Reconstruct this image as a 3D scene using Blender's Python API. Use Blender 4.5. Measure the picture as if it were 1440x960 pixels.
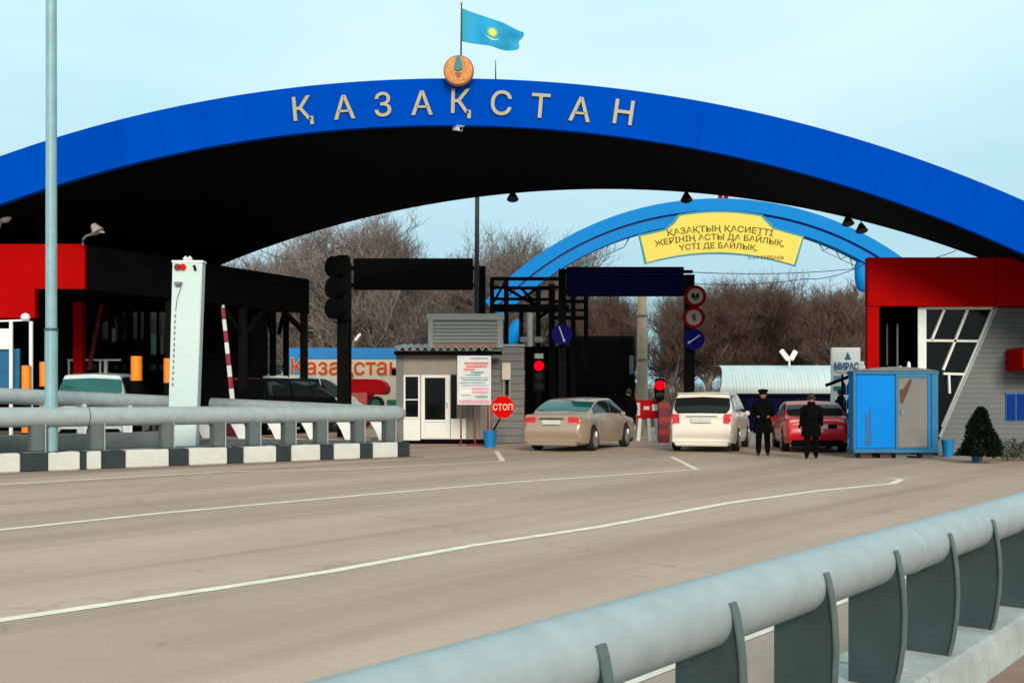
import bpy, bmesh, math, random
from mathutils import Vector, Matrix
R = math.radians
scene = bpy.context.scene
for o in list(bpy.data.objects): bpy.data.objects.remove(o)
# ------------------------------------------------------------------ camera, sky, sun, exposure
F, HZ, EYE = 1500.0, 560.0, 1.45           # focal length in photo pixels, horizon row, eye height
cam_d = bpy.data.cameras.new('camera'); cam = bpy.data.objects.new('camera', cam_d)
scene.collection.objects.link(cam); scene.camera = cam
cam.location = (0, 0, EYE); cam.rotation_euler = (R(90), 0, 0)
cam_d.sensor_width = 36; cam_d.lens = F / 1440 * 36; cam_d.shift_y = (HZ - 480) / 1440
cam_d.clip_start = .05; cam_d.clip_end = 3000

world = bpy.data.worlds.new('World'); scene.world = world; world.use_nodes = True
wn = world.node_tree.nodes; wl = world.node_tree.links; wn.clear()
SUN_EL, SUN_AZ = 25, 170                    # degrees; azimuth clockwise from +Y
sky = wn.new('ShaderNodeTexSky'); sky.sky_type = 'NISHITA'; sky.sun_disc = False
sky.sun_elevation = R(SUN_EL); sky.sun_rotation = R(SUN_AZ); sky.dust_density = 4; sky.air_density = 1.2
tc = wn.new('ShaderNodeTexCoord')
cl = wn.new('ShaderNodeTexNoise'); cl.inputs['Scale'].default_value = 2.2; cl.inputs['Detail'].default_value = 5
mp = wn.new('ShaderNodeMapping'); mp.inputs['Scale'].default_value = (1, 1, 3)
cr = wn.new('ShaderNodeValToRGB')
cr.color_ramp.elements[0].position = .35; cr.color_ramp.elements[0].color = (.535, .82, .90, 1)
cr.color_ramp.elements[1].position = .70; cr.color_ramp.elements[1].color = (.73, .92, .955, 1)
mul = wn.new('ShaderNodeVectorMath'); mul.operation = 'SCALE'; mul.inputs['Scale'].default_value = 8.6
mix = wn.new('ShaderNodeMix'); mix.data_type = 'RGBA'; mix.inputs['Factor'].default_value = .9
bg = wn.new('ShaderNodeBackground'); bg.inputs['Strength'].default_value = .1
wo = wn.new('ShaderNodeOutputWorld')
sx = wn.new('ShaderNodeSeparateXYZ'); gr = wn.new('ShaderNodeValToRGB'); gm = wn.new('ShaderNodeMix'); gm.data_type = 'RGBA'; gm.blend_type = 'MULTIPLY'; gm.inputs['Factor'].default_value = 1
ge = gr.color_ramp.elements; ge[0].position = 0; ge[0].color = (.66, .74, .80, 1); ge[1].position = 1; ge[1].color = (1.08, 1.06, 1.04, 1)
for p_, c_ in ((.15, (.72, .80, .86, 1)), (.28, (1, 1, 1, 1))): e_ = ge.new(p_); e_.color = c_
wl.new(tc.outputs['Generated'], sx.inputs['Vector']); wl.new(sx.outputs['Z'], gr.inputs['Fac'])
wl.new(tc.outputs['Generated'], mp.inputs['Vector']); wl.new(mp.outputs['Vector'], cl.inputs['Vector'])
wl.new(cl.outputs['Fac'], cr.inputs['Fac']); wl.new(cr.outputs['Color'], gm.inputs['A']); wl.new(gr.outputs['Color'], gm.inputs['B']); wl.new(gm.outputs['Result'], mul.inputs[0])
wl.new(sky.outputs['Color'], mix.inputs['A']); wl.new(mul.outputs['Vector'], mix.inputs['B'])
wl.new(mix.outputs['Result'], bg.inputs['Color']); wl.new(bg.outputs['Background'], wo.inputs['Surface'])

sun_d = bpy.data.lights.new('sun', 'SUN'); sun = bpy.data.objects.new('sun', sun_d); scene.collection.objects.link(sun)
sun_d.energy = 2.2; sun_d.angle = R(22); sun_d.color = (1, .86, .70)
_az, _el = R(SUN_AZ), R(SUN_EL)
sun.rotation_euler = Vector((-math.sin(_az)*math.cos(_el), -math.cos(_az)*math.cos(_el), -math.sin(_el))).to_track_quat('-Z', 'Y').to_euler()
scene.render.engine = 'CYCLES'
vs = scene.view_settings; vs.view_transform = 'Standard'; vs.look = 'None'; vs.exposure = 0.42; vs.gamma = 1; vs.use_curve_mapping = False

# ------------------------------------------------------------------ helpers
COL = scene.collection
MX = {}                                      # world matrix of each empty / thing
def PX(px, Y): return (px - 720) / F * Y
def PZ(py, Y): return EYE + (HZ - py) / F * Y
def P(px, py, Y): return Vector((PX(px, Y), Y, PZ(py, Y)))
def G(px, py, z=0.0):
    Y = F * (EYE - z) / (py - HZ); return Vector((PX(px, Y), Y, z))

MATS = {}
def mat(name, col, rough=.6, metal=0.0, var=.12, scale=3.0, bump=0.0, bscale=40.0, coat=0.0, emit=0.0, spec=.5, stretch=None, trans=0.0):
    if name in MATS: return MATS[name]
    m = bpy.data.materials.new(name); m.use_nodes = True; n = m.node_tree.nodes; l = m.node_tree.links
    b = n['Principled BSDF']; b.inputs['Roughness'].default_value = rough; b.inputs['Metallic'].default_value = metal
    b.inputs['Specular IOR Level'].default_value = spec
    if coat: b.inputs['Coat Weight'].default_value = coat; b.inputs['Coat Roughness'].default_value = .08
    if trans: b.inputs['Transmission Weight'].default_value = trans
    t = n.new('ShaderNodeTexCoord'); src = t.outputs['Object']
    if stretch:
        mpn = n.new('ShaderNodeMapping'); mpn.inputs['Scale'].default_value = stretch; l.new(src, mpn.inputs['Vector']); src = mpn.outputs['Vector']
    nz = n.new('ShaderNodeTexNoise'); nz.inputs['Scale'].default_value = scale; nz.inputs['Detail'].default_value = 6; nz.inputs['Roughness'].default_value = .65
    l.new(src, nz.inputs['Vector'])
    rp = n.new('ShaderNodeValToRGB'); e = rp.color_ramp.elements
    lo = [max(0, c*(1-var)) for c in col]; hi = [min(1, c*(1+var)) for c in col]
    e[0].position = .3; e[0].color = (*lo, 1); e[1].position = .7; e[1].color = (*hi, 1)
    l.new(nz.outputs['Fac'], rp.inputs['Fac']); l.new(rp.outputs['Color'], b.inputs['Base Color'])
    if bump:
        nb = n.new('ShaderNodeTexNoise'); nb.inputs['Scale'].default_value = bscale; nb.inputs['Detail'].default_value = 4
        l.new(t.outputs['Object'], nb.inputs['Vector'])
        bp = n.new('ShaderNodeBump'); bp.inputs['Strength'].default_value = bump; bp.inputs['Distance'].default_value = .02
        l.new(nb.outputs['Fac'], bp.inputs['Height']); l.new(bp.outputs['Normal'], b.inputs['Normal'])
    if emit: b.inputs['Emission Color'].default_value = (*col, 1); b.inputs['Emission Strength'].default_value = emit
    MATS[name] = m; return m

def empty(name, loc, label=None, cat=None, group=None, rotz=0.0):
    o = bpy.data.objects.new(name, None); COL.objects.link(o); o.location = loc; o.rotation_euler = (0, 0, rotz); o.empty_display_size = .2
    MX[o] = Matrix.Translation(Vector(loc)) @ Matrix.Rotation(rotz, 4, 'Z')
    tag(o, label, cat, group); return o
def tag(o, label=None, cat=None, group=None, kind=None):
    if label: o['label'] = label
    if cat: o['category'] = cat
    if group: o['group'] = group
    if kind: o['kind'] = kind
    return o

class MB:
    def __init__(s): s.v = []; s.f = []
    def add(s, vs, fs):
        k = len(s.v); s.v += [Vector(x) for x in vs]; s.f += [[i + k for i in f] for f in fs]; return s
    def box(s, x0, x1, y0, y1, z0, z1):
        return s.add([(x0,y0,z0),(x1,y0,z0),(x1,y1,z0),(x0,y1,z0),(x0,y0,z1),(x1,y0,z1),(x1,y1,z1),(x0,y1,z1)],
                     [(0,3,2,1),(4,5,6,7),(0,1,5,4),(1,2,6,5),(2,3,7,6),(3,0,4,7)])
    def bar(s, a, b, w, h=None, up=(0,0,1)):
        a = Vector(a); b = Vector(b); h = h or w; d = (b-a).normalized(); up = Vector(up)
        if abs(d.dot(up)) > .97: up = Vector((0,1,0)) if abs(d.y) < .9 else Vector((1,0,0))
        r = d.cross(up).normalized()*w/2; u = r.cross(d).normalized()*h/2
        return s.add([a-r-u,a+r-u,a+r+u,a-r+u,b-r-u,b+r-u,b+r+u,b-r+u],[(0,1,2,3),(7,6,5,4),(0,4,5,1),(1,5,6,2),(2,6,7,3),(3,7,4,0)])
    def tube(s, a, b, r0, r1=None, n=12, cap=True):
        a = Vector(a); b = Vector(b); r1 = r0 if r1 is None else r1; d = (b-a).normalized()
        t = Vector((0,0,1)) if abs(d.z) < .9 else Vector((1,0,0)); x = d.cross(t).normalized(); y = d.cross(x)
        vs = [a + (x*math.cos(i*2*math.pi/n)+y*math.sin(i*2*math.pi/n))*r0 for i in range(n)] + [b + (x*math.cos(i*2*math.pi/n)+y*math.sin(i*2*math.pi/n))*r1 for i in range(n)]
        fs = [(i,(i+1)%n,(i+1)%n+n,i+n) for i in range(n)]
        if cap: fs += [list(range(n))[::-1], list(range(n,2*n))]
        return s.add(vs, fs)
    def path(s, pts, r, n=10):
        pts = [Vector(p) for p in pts]; k = len(s.v)
        for i, p in enumerate(pts):
            d = (pts[min(i+1,len(pts)-1)]-pts[max(i-1,0)]).normalized()
            t = Vector((0,0,1)) if abs(d.z) < .95 else Vector((1,0,0)); x = d.cross(t).normalized(); y = d.cross(x)
            rr = r[i] if isinstance(r,(list,tuple)) else r
            s.v += [p + (x*math.cos(j*2*math.pi/n)+y*math.sin(j*2*math.pi/n))*rr for j in range(n)]
        for i in range(len(pts)-1):
            for j in range(n): s.f.append([k+i*n+j, k+i*n+(j+1)%n, k+(i+1)*n+(j+1)%n, k+(i+1)*n+j])
        s.f.append([k+j for j in range(n)][::-1]); s.f.append([k+(len(pts)-1)*n+j for j in range(n)]); return s
    def prism(s, poly, d):                   # planar polygon of 3-D points pushed along d
        poly = [Vector(p) for p in poly]; d = Vector(d); n = len(poly)
        return s.add(poly+[p+d for p in poly],[list(range(n))[::-1],list(range(n,2*n))]+[(i,(i+1)%n,(i+1)%n+n,i+n) for i in range(n)])
    def lathe(s, prof, c=(0,0,0), n=20):      # (r,z) profile about a vertical axis
        c = Vector(c); k = len(s.v)
        for r_, z in prof: s.v += [c+Vector((r_*math.cos(j*2*math.pi/n), r_*math.sin(j*2*math.pi/n), z)) for j in range(n)]
        for i in range(len(prof)-1):
            for j in range(n): s.f.append([k+i*n+j,k+i*n+(j+1)%n,k+(i+1)*n+(j+1)%n,k+(i+1)*n+j])
        s.f.append([k+j for j in range(n)][::-1]); s.f.append([k+(len(prof)-1)*n+j for j in range(n)]); return s
    def disc(s, c, nrm, r, d, n=28):          # short cylinder centred at c facing nrm
        nrm = Vector(nrm).normalized(); c = Vector(c); return s.tube(c, c+nrm*d, r, r, n)
    def mesh(s, name, bevel=0.0, smooth=None):
        me = bpy.data.meshes.new(name); bm = bmesh.new(); vs = [bm.verts.new(v) for v in s.v]
        for f in s.f:
            try: bm.faces.new([vs[i] for i in f])
            except ValueError: pass
        bmesh.ops.recalc_face_normals(bm, faces=bm.faces)
        if bevel: bmesh.ops.bevel(bm, geom=[e for e in bm.edges if len(e.link_faces)==2 and e.calc_face_angle(0) > .6], offset=bevel, segments=2, affect='EDGES', clamp_overlap=True)
        bm.to_mesh(me); bm.free()
        if smooth:
            for p in me.polygons: p.use_smooth = True
            me.set_sharp_from_angle(angle=R(smooth))
        return me
    def build(s, name, m, parent=None, bevel=0.0, smooth=None, local=False):
        if parent is not None and not local:
            root = parent
            while root.parent: root = root.parent
            inv = MX[root].inverted(); s.v = [inv @ v for v in s.v]
            off = Vector((0,0,0))
        elif parent is None:
            xs = [v.x for v in s.v]; ys = [v.y for v in s.v]; zs = [v.z for v in s.v]
            off = Vector(((min(xs)+max(xs))/2, (min(ys)+max(ys))/2, min(zs))); s.v = [v-off for v in s.v]
        o = bpy.data.objects.new(name, s.mesh(name, bevel, smooth)); COL.objects.link(o)
        if parent is None: o.location = off; MX[o] = Matrix.Translation(off)
        else: o.parent = parent
        o.data.materials.append(m if not isinstance(m, str) else MATS[m]); return o

def text_mesh(txt, size, depth=.02, bold=0.0, align='CENTER'):
    cu = bpy.data.curves.new('t', 'FONT'); cu.body = txt; cu.size = size; cu.extrude = depth/2; cu.offset = bold; cu.align_x = align; cu.resolution_u = 4
    ob = bpy.data.objects.new('t', cu); COL.objects.link(ob); dg = bpy.context.evaluated_depsgraph_get()
    me = bpy.data.meshes.new_from_object(ob.evaluated_get(dg)); bpy.data.objects.remove(ob); bpy.data.curves.remove(cu)
    vs = [v.co.copy() for v in me.vertices]; fs = [list(p.vertices) for p in me.polygons]; bpy.data.meshes.remove(me)
    return vs, fs
def text_part(name, txt, size, m, parent, origin, xdir=(1,0,0), zdir=(0,0,1), depth=.02, bold=0.0, bend=None, sx=1.0, align='CENTER', midv=False):
    vs, fs = text_mesh(txt, size, depth, bold, align)
    if midv:
        c = (min(v.y for v in vs)+max(v.y for v in vs))/2; cx = (min(v.x for v in vs)+max(v.x for v in vs))/2
        for v in vs: v.y -= c; v.x -= cx
    xd = Vector(xdir).normalized(); zd = Vector(zdir).normalized(); nd = xd.cross(zd); mb = MB(); out = []
    for v in vs:
        x, y = v.x*sx, v.y
        if bend: a = x/bend; x, y = (bend+y)*math.sin(a), (bend+y)*math.cos(a)-bend
        out.append(Vector(origin) + xd*x + zd*y - nd*v.z*-1)
    mb.add(out, fs); return mb.build(name, m, parent)

# ------------------------------------------------------------------ materials
def asphalt():
    m = bpy.data.materials.new('worn_asphalt'); m.use_nodes = True; n = m.node_tree.nodes; l = m.node_tree.links; b = n['Principled BSDF']
    b.inputs['Roughness'].default_value = .88; b.inputs['Specular IOR Level'].default_value = .25
    t = n.new('ShaderNodeTexCoord')
    mp1 = n.new('ShaderNodeMapping'); mp1.inputs['Rotation'].default_value = (0, 0, R(38.9)); l.new(t.outputs['Object'], mp1.inputs['Vector'])
    mp2 = n.new('ShaderNodeMapping'); mp2.inputs['Scale'].default_value = (.55, .045, 1); l.new(mp1.outputs['Vector'], mp2.inputs['Vector'])
    big = n.new('ShaderNodeTexNoise'); big.inputs['Scale'].default_value = 1.0; big.inputs['Detail'].default_value = 4; l.new(mp2.outputs['Vector'], big.inputs['Vector'])
    patch = n.new('ShaderNodeTexNoise'); patch.inputs['Scale'].default_value = .35; patch.inputs['Detail'].default_value = 8; patch.inputs['Roughness'].default_value = .7; l.new(t.outputs['Object'], patch.inputs['Vector'])
    fine = n.new('ShaderNodeTexNoise'); fine.inputs['Scale'].default_value = 60; fine.inputs['Detail'].default_value = 3; l.new(t.outputs['Object'], fine.inputs['Vector'])
    vor = n.new('ShaderNodeTexNoise'); vor.inputs['Scale'].default_value = 2.3; vor.inputs['Detail'].default_value = 2; l.new(mp1.outputs['Vector'], vor.inputs['Vector'])
    r1 = n.new('ShaderNodeValToRGB'); e = r1.color_ramp.elements
    e[0].position = .3; e[0].color = (.43, .312, .242, 1); e[1].position = .68; e[1].color = (.57, .42, .33, 1); l.new(big.outputs['Fac'], r1.inputs['Fac'])
    r2 = n.new('ShaderNodeValToRGB'); e = r2.color_ramp.elements; e[0].position = .25; e[0].color = (.84, .82, .8, 1); e[1].position = .75; e[1].color = (1.0, 1.0, 1.0, 1); l.new(patch.outputs['Fac'], r2.inputs['Fac'])
    r3 = n.new('ShaderNodeValToRGB'); e = r3.color_ramp.elements; e[0].position = .3; e[0].color = (.82, .82, .82, 1); e[1].position = .7; e[1].color = (1, 1, 1, 1); l.new(fine.outputs['Fac'], r3.inputs['Fac'])
    r4 = n.new('ShaderNodeValToRGB'); e = r4.color_ramp.elements; e[0].position = .215; e[0].color = (.62, .56, .54, 1); e[1].position = .27; e[1].color = (1, 1, 1, 1); l.new(vor.outputs['Fac'], r4.inputs['Fac'])
    dn = n.new('ShaderNodeTexNoise'); dn.inputs['Scale'].default_value = 1.1; dn.inputs['Detail'].default_value = 5; l.new(t.outputs['Object'], dn.inputs['Vector'])
    dm = n.new('ShaderNodeVectorMath'); dm.operation = 'MULTIPLY_ADD'; dm.inputs[1].default_value = (1.6, 1.6, 0); l.new(dn.outputs['Color'], dm.inputs[0]); l.new(mp1.outputs['Vector'], dm.inputs[2])
    vo = n.new('ShaderNodeTexVoronoi'); vo.feature = 'DISTANCE_TO_EDGE'; vo.inputs['Scale'].default_value = .16; l.new(dm.outputs['Vector'], vo.inputs['Vector'])
    r5 = n.new('ShaderNodeValToRGB'); e = r5.color_ramp.elements; e[0].position = .0; e[0].color = (.83, .82, .81, 1); e[1].position = .005; e[1].color = (1, 1, 1, 1); l.new(vo.outputs['Distance'], r5.inputs['Fac'])
    mp3 = n.new('ShaderNodeMapping'); mp3.inputs['Scale'].default_value = (1.6, .05, 1); l.new(mp1.outputs['Vector'], mp3.inputs['Vector'])
    tr_ = n.new('ShaderNodeTexNoise'); tr_.inputs['Scale'].default_value = 1.0; tr_.inputs['Detail'].default_value = 3; l.new(mp3.outputs['Vector'], tr_.inputs['Vector'])
    r6 = n.new('ShaderNodeValToRGB'); e = r6.color_ramp.elements; e[0].position = .30; e[0].color = (.80, .79, .80, 1); e[1].position = .52; e[1].color = (1, 1, 1, 1); l.new(tr_.outputs['Fac'], r6.inputs['Fac'])
    prev = r1.outputs['Color']
    for r_ in (r2, r3, r4, r5, r6):
        x = n.new('ShaderNodeMix'); x.data_type = 'RGBA'; x.blend_type = 'MULTIPLY'; x.inputs['Factor'].default_value = 1
        l.new(prev, x.inputs['A']); l.new(r_.outputs['Color'], x.inputs['B']); prev = x.outputs['Result']
    l.new(prev, b.inputs['Base Color'])
    bp = n.new('ShaderNodeBump'); bp.inputs['Strength'].default_value = .35; bp.inputs['Distance'].default_value = .01; l.new(fine.outputs['Fac'], bp.inputs['Height']); l.new(bp.outputs['Normal'], b.inputs['Normal'])
    return m
M_ASPH = asphalt()
def paint_line():
    m = mat('road_paint', (.80, .70, .57), .7, var=.20, scale=5, bump=.2, bscale=80)
    return m
mat('earth', (.16, .12, .09), .95, var=.35, scale=.4, bump=.5, bscale=6)
mat('gutter_dirt', (.27, .17, .125), .95, var=.22, scale=1.2, bump=.4, bscale=30)
mat('kerb_white', (.60, .60, .56), .7, var=.08, scale=5, bump=.15)
mat('kerb_dark', (.015, .026, .031), .7, var=.35, scale=5, bump=.15)
mat('concrete', (.36, .38, .36), .85, var=.22, scale=2.5, bump=.4, bscale=25)
mat('concrete_grey', (.13, .15, .15), .85, var=.2, scale=2, bump=.3)
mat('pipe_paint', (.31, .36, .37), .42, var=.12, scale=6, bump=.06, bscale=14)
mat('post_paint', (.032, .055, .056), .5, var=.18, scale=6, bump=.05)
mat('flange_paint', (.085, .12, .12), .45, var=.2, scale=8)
mat('post_grey', (.10, .12, .12), .55, var=.15, scale=5)
mat('pole_paint', (.22, .38, .42), .45, var=.12, scale=4)
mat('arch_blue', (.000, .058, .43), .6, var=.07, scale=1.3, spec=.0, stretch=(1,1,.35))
mat('soffit', (.004, .004, .0045), .9, var=.2, spec=.03)  # near-black base colour carries the deep shade under the arch roof
mat('roof_sheet', (.06, .07, .08), .6)
mat('letter_beige', (.37, .325, .205), .5, var=.06)
mat('red_panel', (.38, .001, .001), .7, var=.10, scale=.6, spec=.04)
mat('dark_steel', (.004, .004, .0045), .7, var=.3, spec=.06)
mat('dark_wall', (.0035, .0035, .004), .9, var=.3, spec=.03)  # near-black base colour carries the deep shade in sheds and recesses
mat('white_paint', (.78, .80, .79), .5, var=.05)
mat('tower_white', (.54, .66, .65), .5, var=.05, scale=1.2)
mat('grey_strip', (.16, .16, .165), .6)
mat('teal_strip', (.10, .28, .24), .5)
mat('orange', (.95, .24, .0), .5, var=.06)
mat('black', (.0035, .0035, .0035), .75, var=.3, spec=.05)
mat('red_bright', (.60, .006, .006), .6, var=.06, spec=.08)
mat('crimson', (.16, .004, .02), .5)
mat('navy', (.002, .003, .035), .7, spec=.06)
mat('navy_row', (.004, .006, .055), .7, spec=.06)
mat('sky_blue', (.0, .20, .58), .6, var=.05, spec=.12)
mat('sky_blue_shade', (.0, .06, .30), .45, var=.05)
mat('yellow', (.78, .60, .12), .7, var=.04, scale=.6, spec=.1)
mat('teal_rim', (.0, .22, .24), .5)
mat('sign_text', (.13, .11, .02), .7, spec=.05)
mat('sign_red', (.24, .003, .008), .7, spec=.04)
mat('sign_white', (.40, .32, .29), .7, spec=.05)
mat('sign_blue', (.002, .003, .12), .6, spec=.08)
mat('sign_green', (.01, .05, .025), .5)
mat('glass_dark', (.004, .005, .006), .08, spec=.18, var=.1)
mat('glass_teal', (.01, .10, .095), .08, spec=.6, var=.15)
mat('glass_car', (.012, .015, .015), .06, spec=.3, var=.1)
mat('grey_siding', (.105, .12, .124), .55, var=.08, scale=2)
mat('grey_clad', (.16, .165, .165), .6, var=.1)
mat('beige_panel', (.30, .265, .225), .7, var=.1)
mat('louvre', (.27, .31, .31), .55, var=.06)
mat('board_white', (.66, .68, .70), .6)
mat('cabin_blue', (.0, .205, .66), .6, var=.09, scale=1.2, spec=.1)
mat('cabin_edge', (.0, .13, .28), .5)
mat('door_grey', (.16, .155, .15), .55, var=.12, scale=2)
mat('rust', (.10, .045, .022), .9, var=.4, scale=8)
mat('pot_blue', (.0, .20, .50), .45)
mat('tyre', (.012, .012, .012), .85)
mat('rim', (.42, .42, .41), .3, metal=.7)
mat('lamp_red', (.62, .012, .012), .18, coat=.5, var=.1)
mat('lamp_amber', (.75, .25, .12), .2, coat=.4)
mat('plate', (.62, .62, .6), .5)
mat('chrome', (.6, .6, .6), .15, metal=1)
mat('light_red_on', (1.0, .0, .008), .6, emit=1.0, spec=.0)
mat('silver_roof', (.50, .60, .61), .5, metal=.0, var=.10, scale=1.5, stretch=(3, .2, .3))
mat('bark', (.17, .135, .112), .95, var=.4, scale=2)
mat('twig', (.205, .168, .152), .95, var=.3, scale=.4, spec=.05)
mat('twig_brown', (.125, .083, .066), .95, var=.35, scale=.4, spec=.05)
mat('conifer', (.004, .010, .004), .9, var=.5, scale=6, spec=.1)
mat('shrub_leaf', (.03, .045, .02), .8, var=.5, scale=6)
mat('gold', (.55, .20, .03), .45, var=.35, scale=9)
mat('gold_dark', (.22, .07, .02), .5)
mat('emblem_teal', (.0, .17, .20), .5)
mat('flag_blue', (.0, .30, .56), .7, var=.12, scale=2)
mat('flag_teal', (.0, .30, .33), .7)
mat('flag_sun', (.70, .80, .04), .7)
mat('pole_dark', (.02, .017, .015), .6)
mat('pole_concrete', (.42, .33, .23), .85, var=.14, scale=2)
mat('skin', (.32, .12, .075), .55)
mat('cloth_black', (.0035, .0035, .0045), .95, var=.3, spec=.03)
mat('shoe', (.006, .006, .006), .4)
mat('hair', (.02, .008, .008), .6)

# ------------------------------------------------------------------ ground, road, markings
ob = MB().add([(-1500,-600,-.03),(1500,-600,-.03),(1500,2400,-.03),(-1500,2400,-.03)],[(0,1,2,3)]).build('ground', 'earth'); tag(ob, kind='structure')
ob = MB().add([(-60,-25,0),(60,-25,0),(60,56,0),(-60,56,0)],[(0,1,2,3)]).build('road', M_ASPH); tag(ob, kind='structure')
def strip(pts, w, z):
    pts = [Vector(p) for p in pts]; mb = MB(); vs = []
    for i, p in enumerate(pts):
        a = pts[max(i-1,0)]; b = pts[min(i+1,len(pts)-1)]; d = (b-a); d.z = 0; d.normalize(); n = Vector((-d.y, d.x, 0))
        vs += [(p.x+n.x*w/2, p.y+n.y*w/2, z), (p.x-n.x*w/2, p.y-n.y*w/2, z)]
    mb.add(vs, [(2*i, 2*i+1, 2*i+3, 2*i+2) for i in range(len(pts)-1)]); return mb
def densify(px, step=40):
    out = []
    for (a, b) in zip(px[:-1], px[1:]):
        n = max(1, int(math.hypot(b[0]-a[0], b[1]-a[1])/step))
        out += [(a[0]+(b[0]-a[0])*i/n, a[1]+(b[1]-a[1])*i/n) for i in range(n)]
    return out+[px[-1]]
ML = paint_line()
lines = [[(-420,935),(-150,894),(0,872),(300,828),(460,804),(664,767),(841,741),(1025,707),(1150,690),(1254,680),(1268,674),(1247,672)],
         [(-300,775),(0,745),(220,722),(500,697),(720,678),(880,667),(980,660),(944,642)],
         [(-250,697),(0,681),(160,672),(320,663),(500,659),(600,654),(707,648),(698,634)]]
for px in lines:
    o = strip([G(x, y) for x, y in densify(px)], .13, .004).build('lane_marking', ML); tag(o, kind='structure')
RD = Vector((.628, .778, 0)); RN = Vector((.778, -.628, 0))         # direction of the road at the camera and its normal (towards the camera side)
o = strip([RN*-2.98 + RD*t for t in (-4, 6, 15, 22)], .13, .004).build('lane_marking', ML); tag(o, kind='structure')

# ------------------------------------------------------------------ near pipe barrier on its concrete kerb
def along(n, t, z): p = RN*n + RD*t; return Vector((p.x, p.y, z))
kb = MB()
for i in range(9):                                                   # separate kerb lengths with open joints
    t0, t1 = -3 + i*2.0, -3 + (i+1)*2.0 - .012
    k = MB(); q = [(-2.10,0),(-2.10,.15),(-2.06,.18),(-1.60,.18),(-1.565,.16),(-1.53,-.03)]
    k.prism([along(n, t0, z) for n, z in q], RD*(t1-t0))
    if i == 0: kroot = k.build('kerb', 'concrete', bevel=.012); tag(kroot, kind='structure')
    else: k.build('kerb_stone', 'concrete', kroot, bevel=.012)
o = MB().add([along(-1.53,-6,.004), along(-1.53,25,.004), along(6,25,.004), along(6,-6,.004)],[(0,1,2,3)]).build('verge', 'gutter_dirt'); tag(o, kind='structure')
bar = empty('pipe_barrier', along(-1.737, 4, .18), 'grey pipe guard rail on curved plate posts filling the near foreground corner', 'guard rail')
PN, PR, PZC = -1.737, .116, .734
rail = MB().path([along(PN, t, PZC) for t in (-3, 0, 2, 4, 6, 8, 10, 12, 15)], PR, 40).build('rail', 'pipe_paint', bar, smooth=40)
MB().path([along(PN, t, PZC) for t in (5.10, 5.112)], PR+.003, 40).build('weld_seam', 'pipe_paint', rail, smooth=40)
MB().path([along(PN, t, PZC) for t in (9.10, 9.112)], PR+.003, 40).build('weld_seam', 'pipe_paint', rail, smooth=40)
plate = [(-.10,.18),(.105,.18),(.125,.26),(.142,.38),(.147,.50),(.142,.60),(.131,.69),(.117,.755),(.106,.785)]
arc = [(PR*.985*math.cos(a), PZC-.18+.18+PR*.985*math.sin(a)) for a in [R(x) for x in (22, 0,-25,-50,-75,-100,-125,-148)]]
plate += [(x, z) for x, z in arc] + [(-.10,.66)]
def yt(Y): return (Y + PN*.628) / .778                               # distance along the rail of the point at depth Y
for k in range(-3, 16):
    t = yt(2.95 + .595*k)
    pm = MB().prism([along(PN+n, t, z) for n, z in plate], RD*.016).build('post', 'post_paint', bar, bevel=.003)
    fl = MB()
    edge = plate[1:9]
    for (a, b) in zip(edge[:-1], edge[1:]):
        fl.add([along(PN+a[0], t-.012, a[1]), along(PN+a[0], t+.030, a[1]), along(PN+b[0], t+.030, b[1]), along(PN+b[0], t-.012, b[1]),
                along(PN+a[0]+.008, t-.012, a[1]), along(PN+a[0]+.008, t+.030, a[1]), along(PN+b[0]+.008, t+.030, b[1]), along(PN+b[0]+.008, t-.012, b[1])],
               [(0,1,2,3),(7,6,5,4),(0,4,5,1),(2,6,7,3),(1,5,6,2),(0,3,7,4)])
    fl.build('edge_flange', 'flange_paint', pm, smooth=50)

# ------------------------------------------------------------------ striped island kerb, far pipe barriers, raised roadway
KA = G(0, 665); KB = G(575, 642); KD = (KB-KA).normalized(); KN = Vector((-KD.y, KD.x, 0))  # KN points away from the camera
def kpt(px):                                                          # point on the kerb foot that shows at photo column px
    a = (px-720)/F; t = (KA.x - a*KA.y) / (a*KD.y - KD.x); return KA + KD*t
edges = [-190,-150,-95,-55,-20,29,68,113,122,143,177,238,266,320,343,389,410,451,470,507,525,560,577]
kr = empty('striped_kerb', kpt(300), 'raised kerb of alternating white and dark painted blocks along the lane', 'kerb')
for i in range(len(edges)-1):
    a, b = kpt(edges[i]), kpt(edges[i+1]); g = KD*.006
    MB().prism([a+g, b-g, b-g+KN*.42, a+g+KN*.42], (0,0,.37)).build('kerb_block', 'kerb_white' if i % 2 == 0 else 'kerb_dark', kr, bevel=.018)
g0, g1 = kpt(-200), kpt(585)
o = MB().add([(g0-KN*.75)+Vector((0,0,.004)), (g1-KN*.45)+Vector((0,0,.004)), (g1+KN*.2)+Vector((0,0,.004)), (g0+KN*.2)+Vector((0,0,.004))],[(0,1,2,3)]).build('gutter', 'gutter_dirt'); tag(o, kind='structure')
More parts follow.
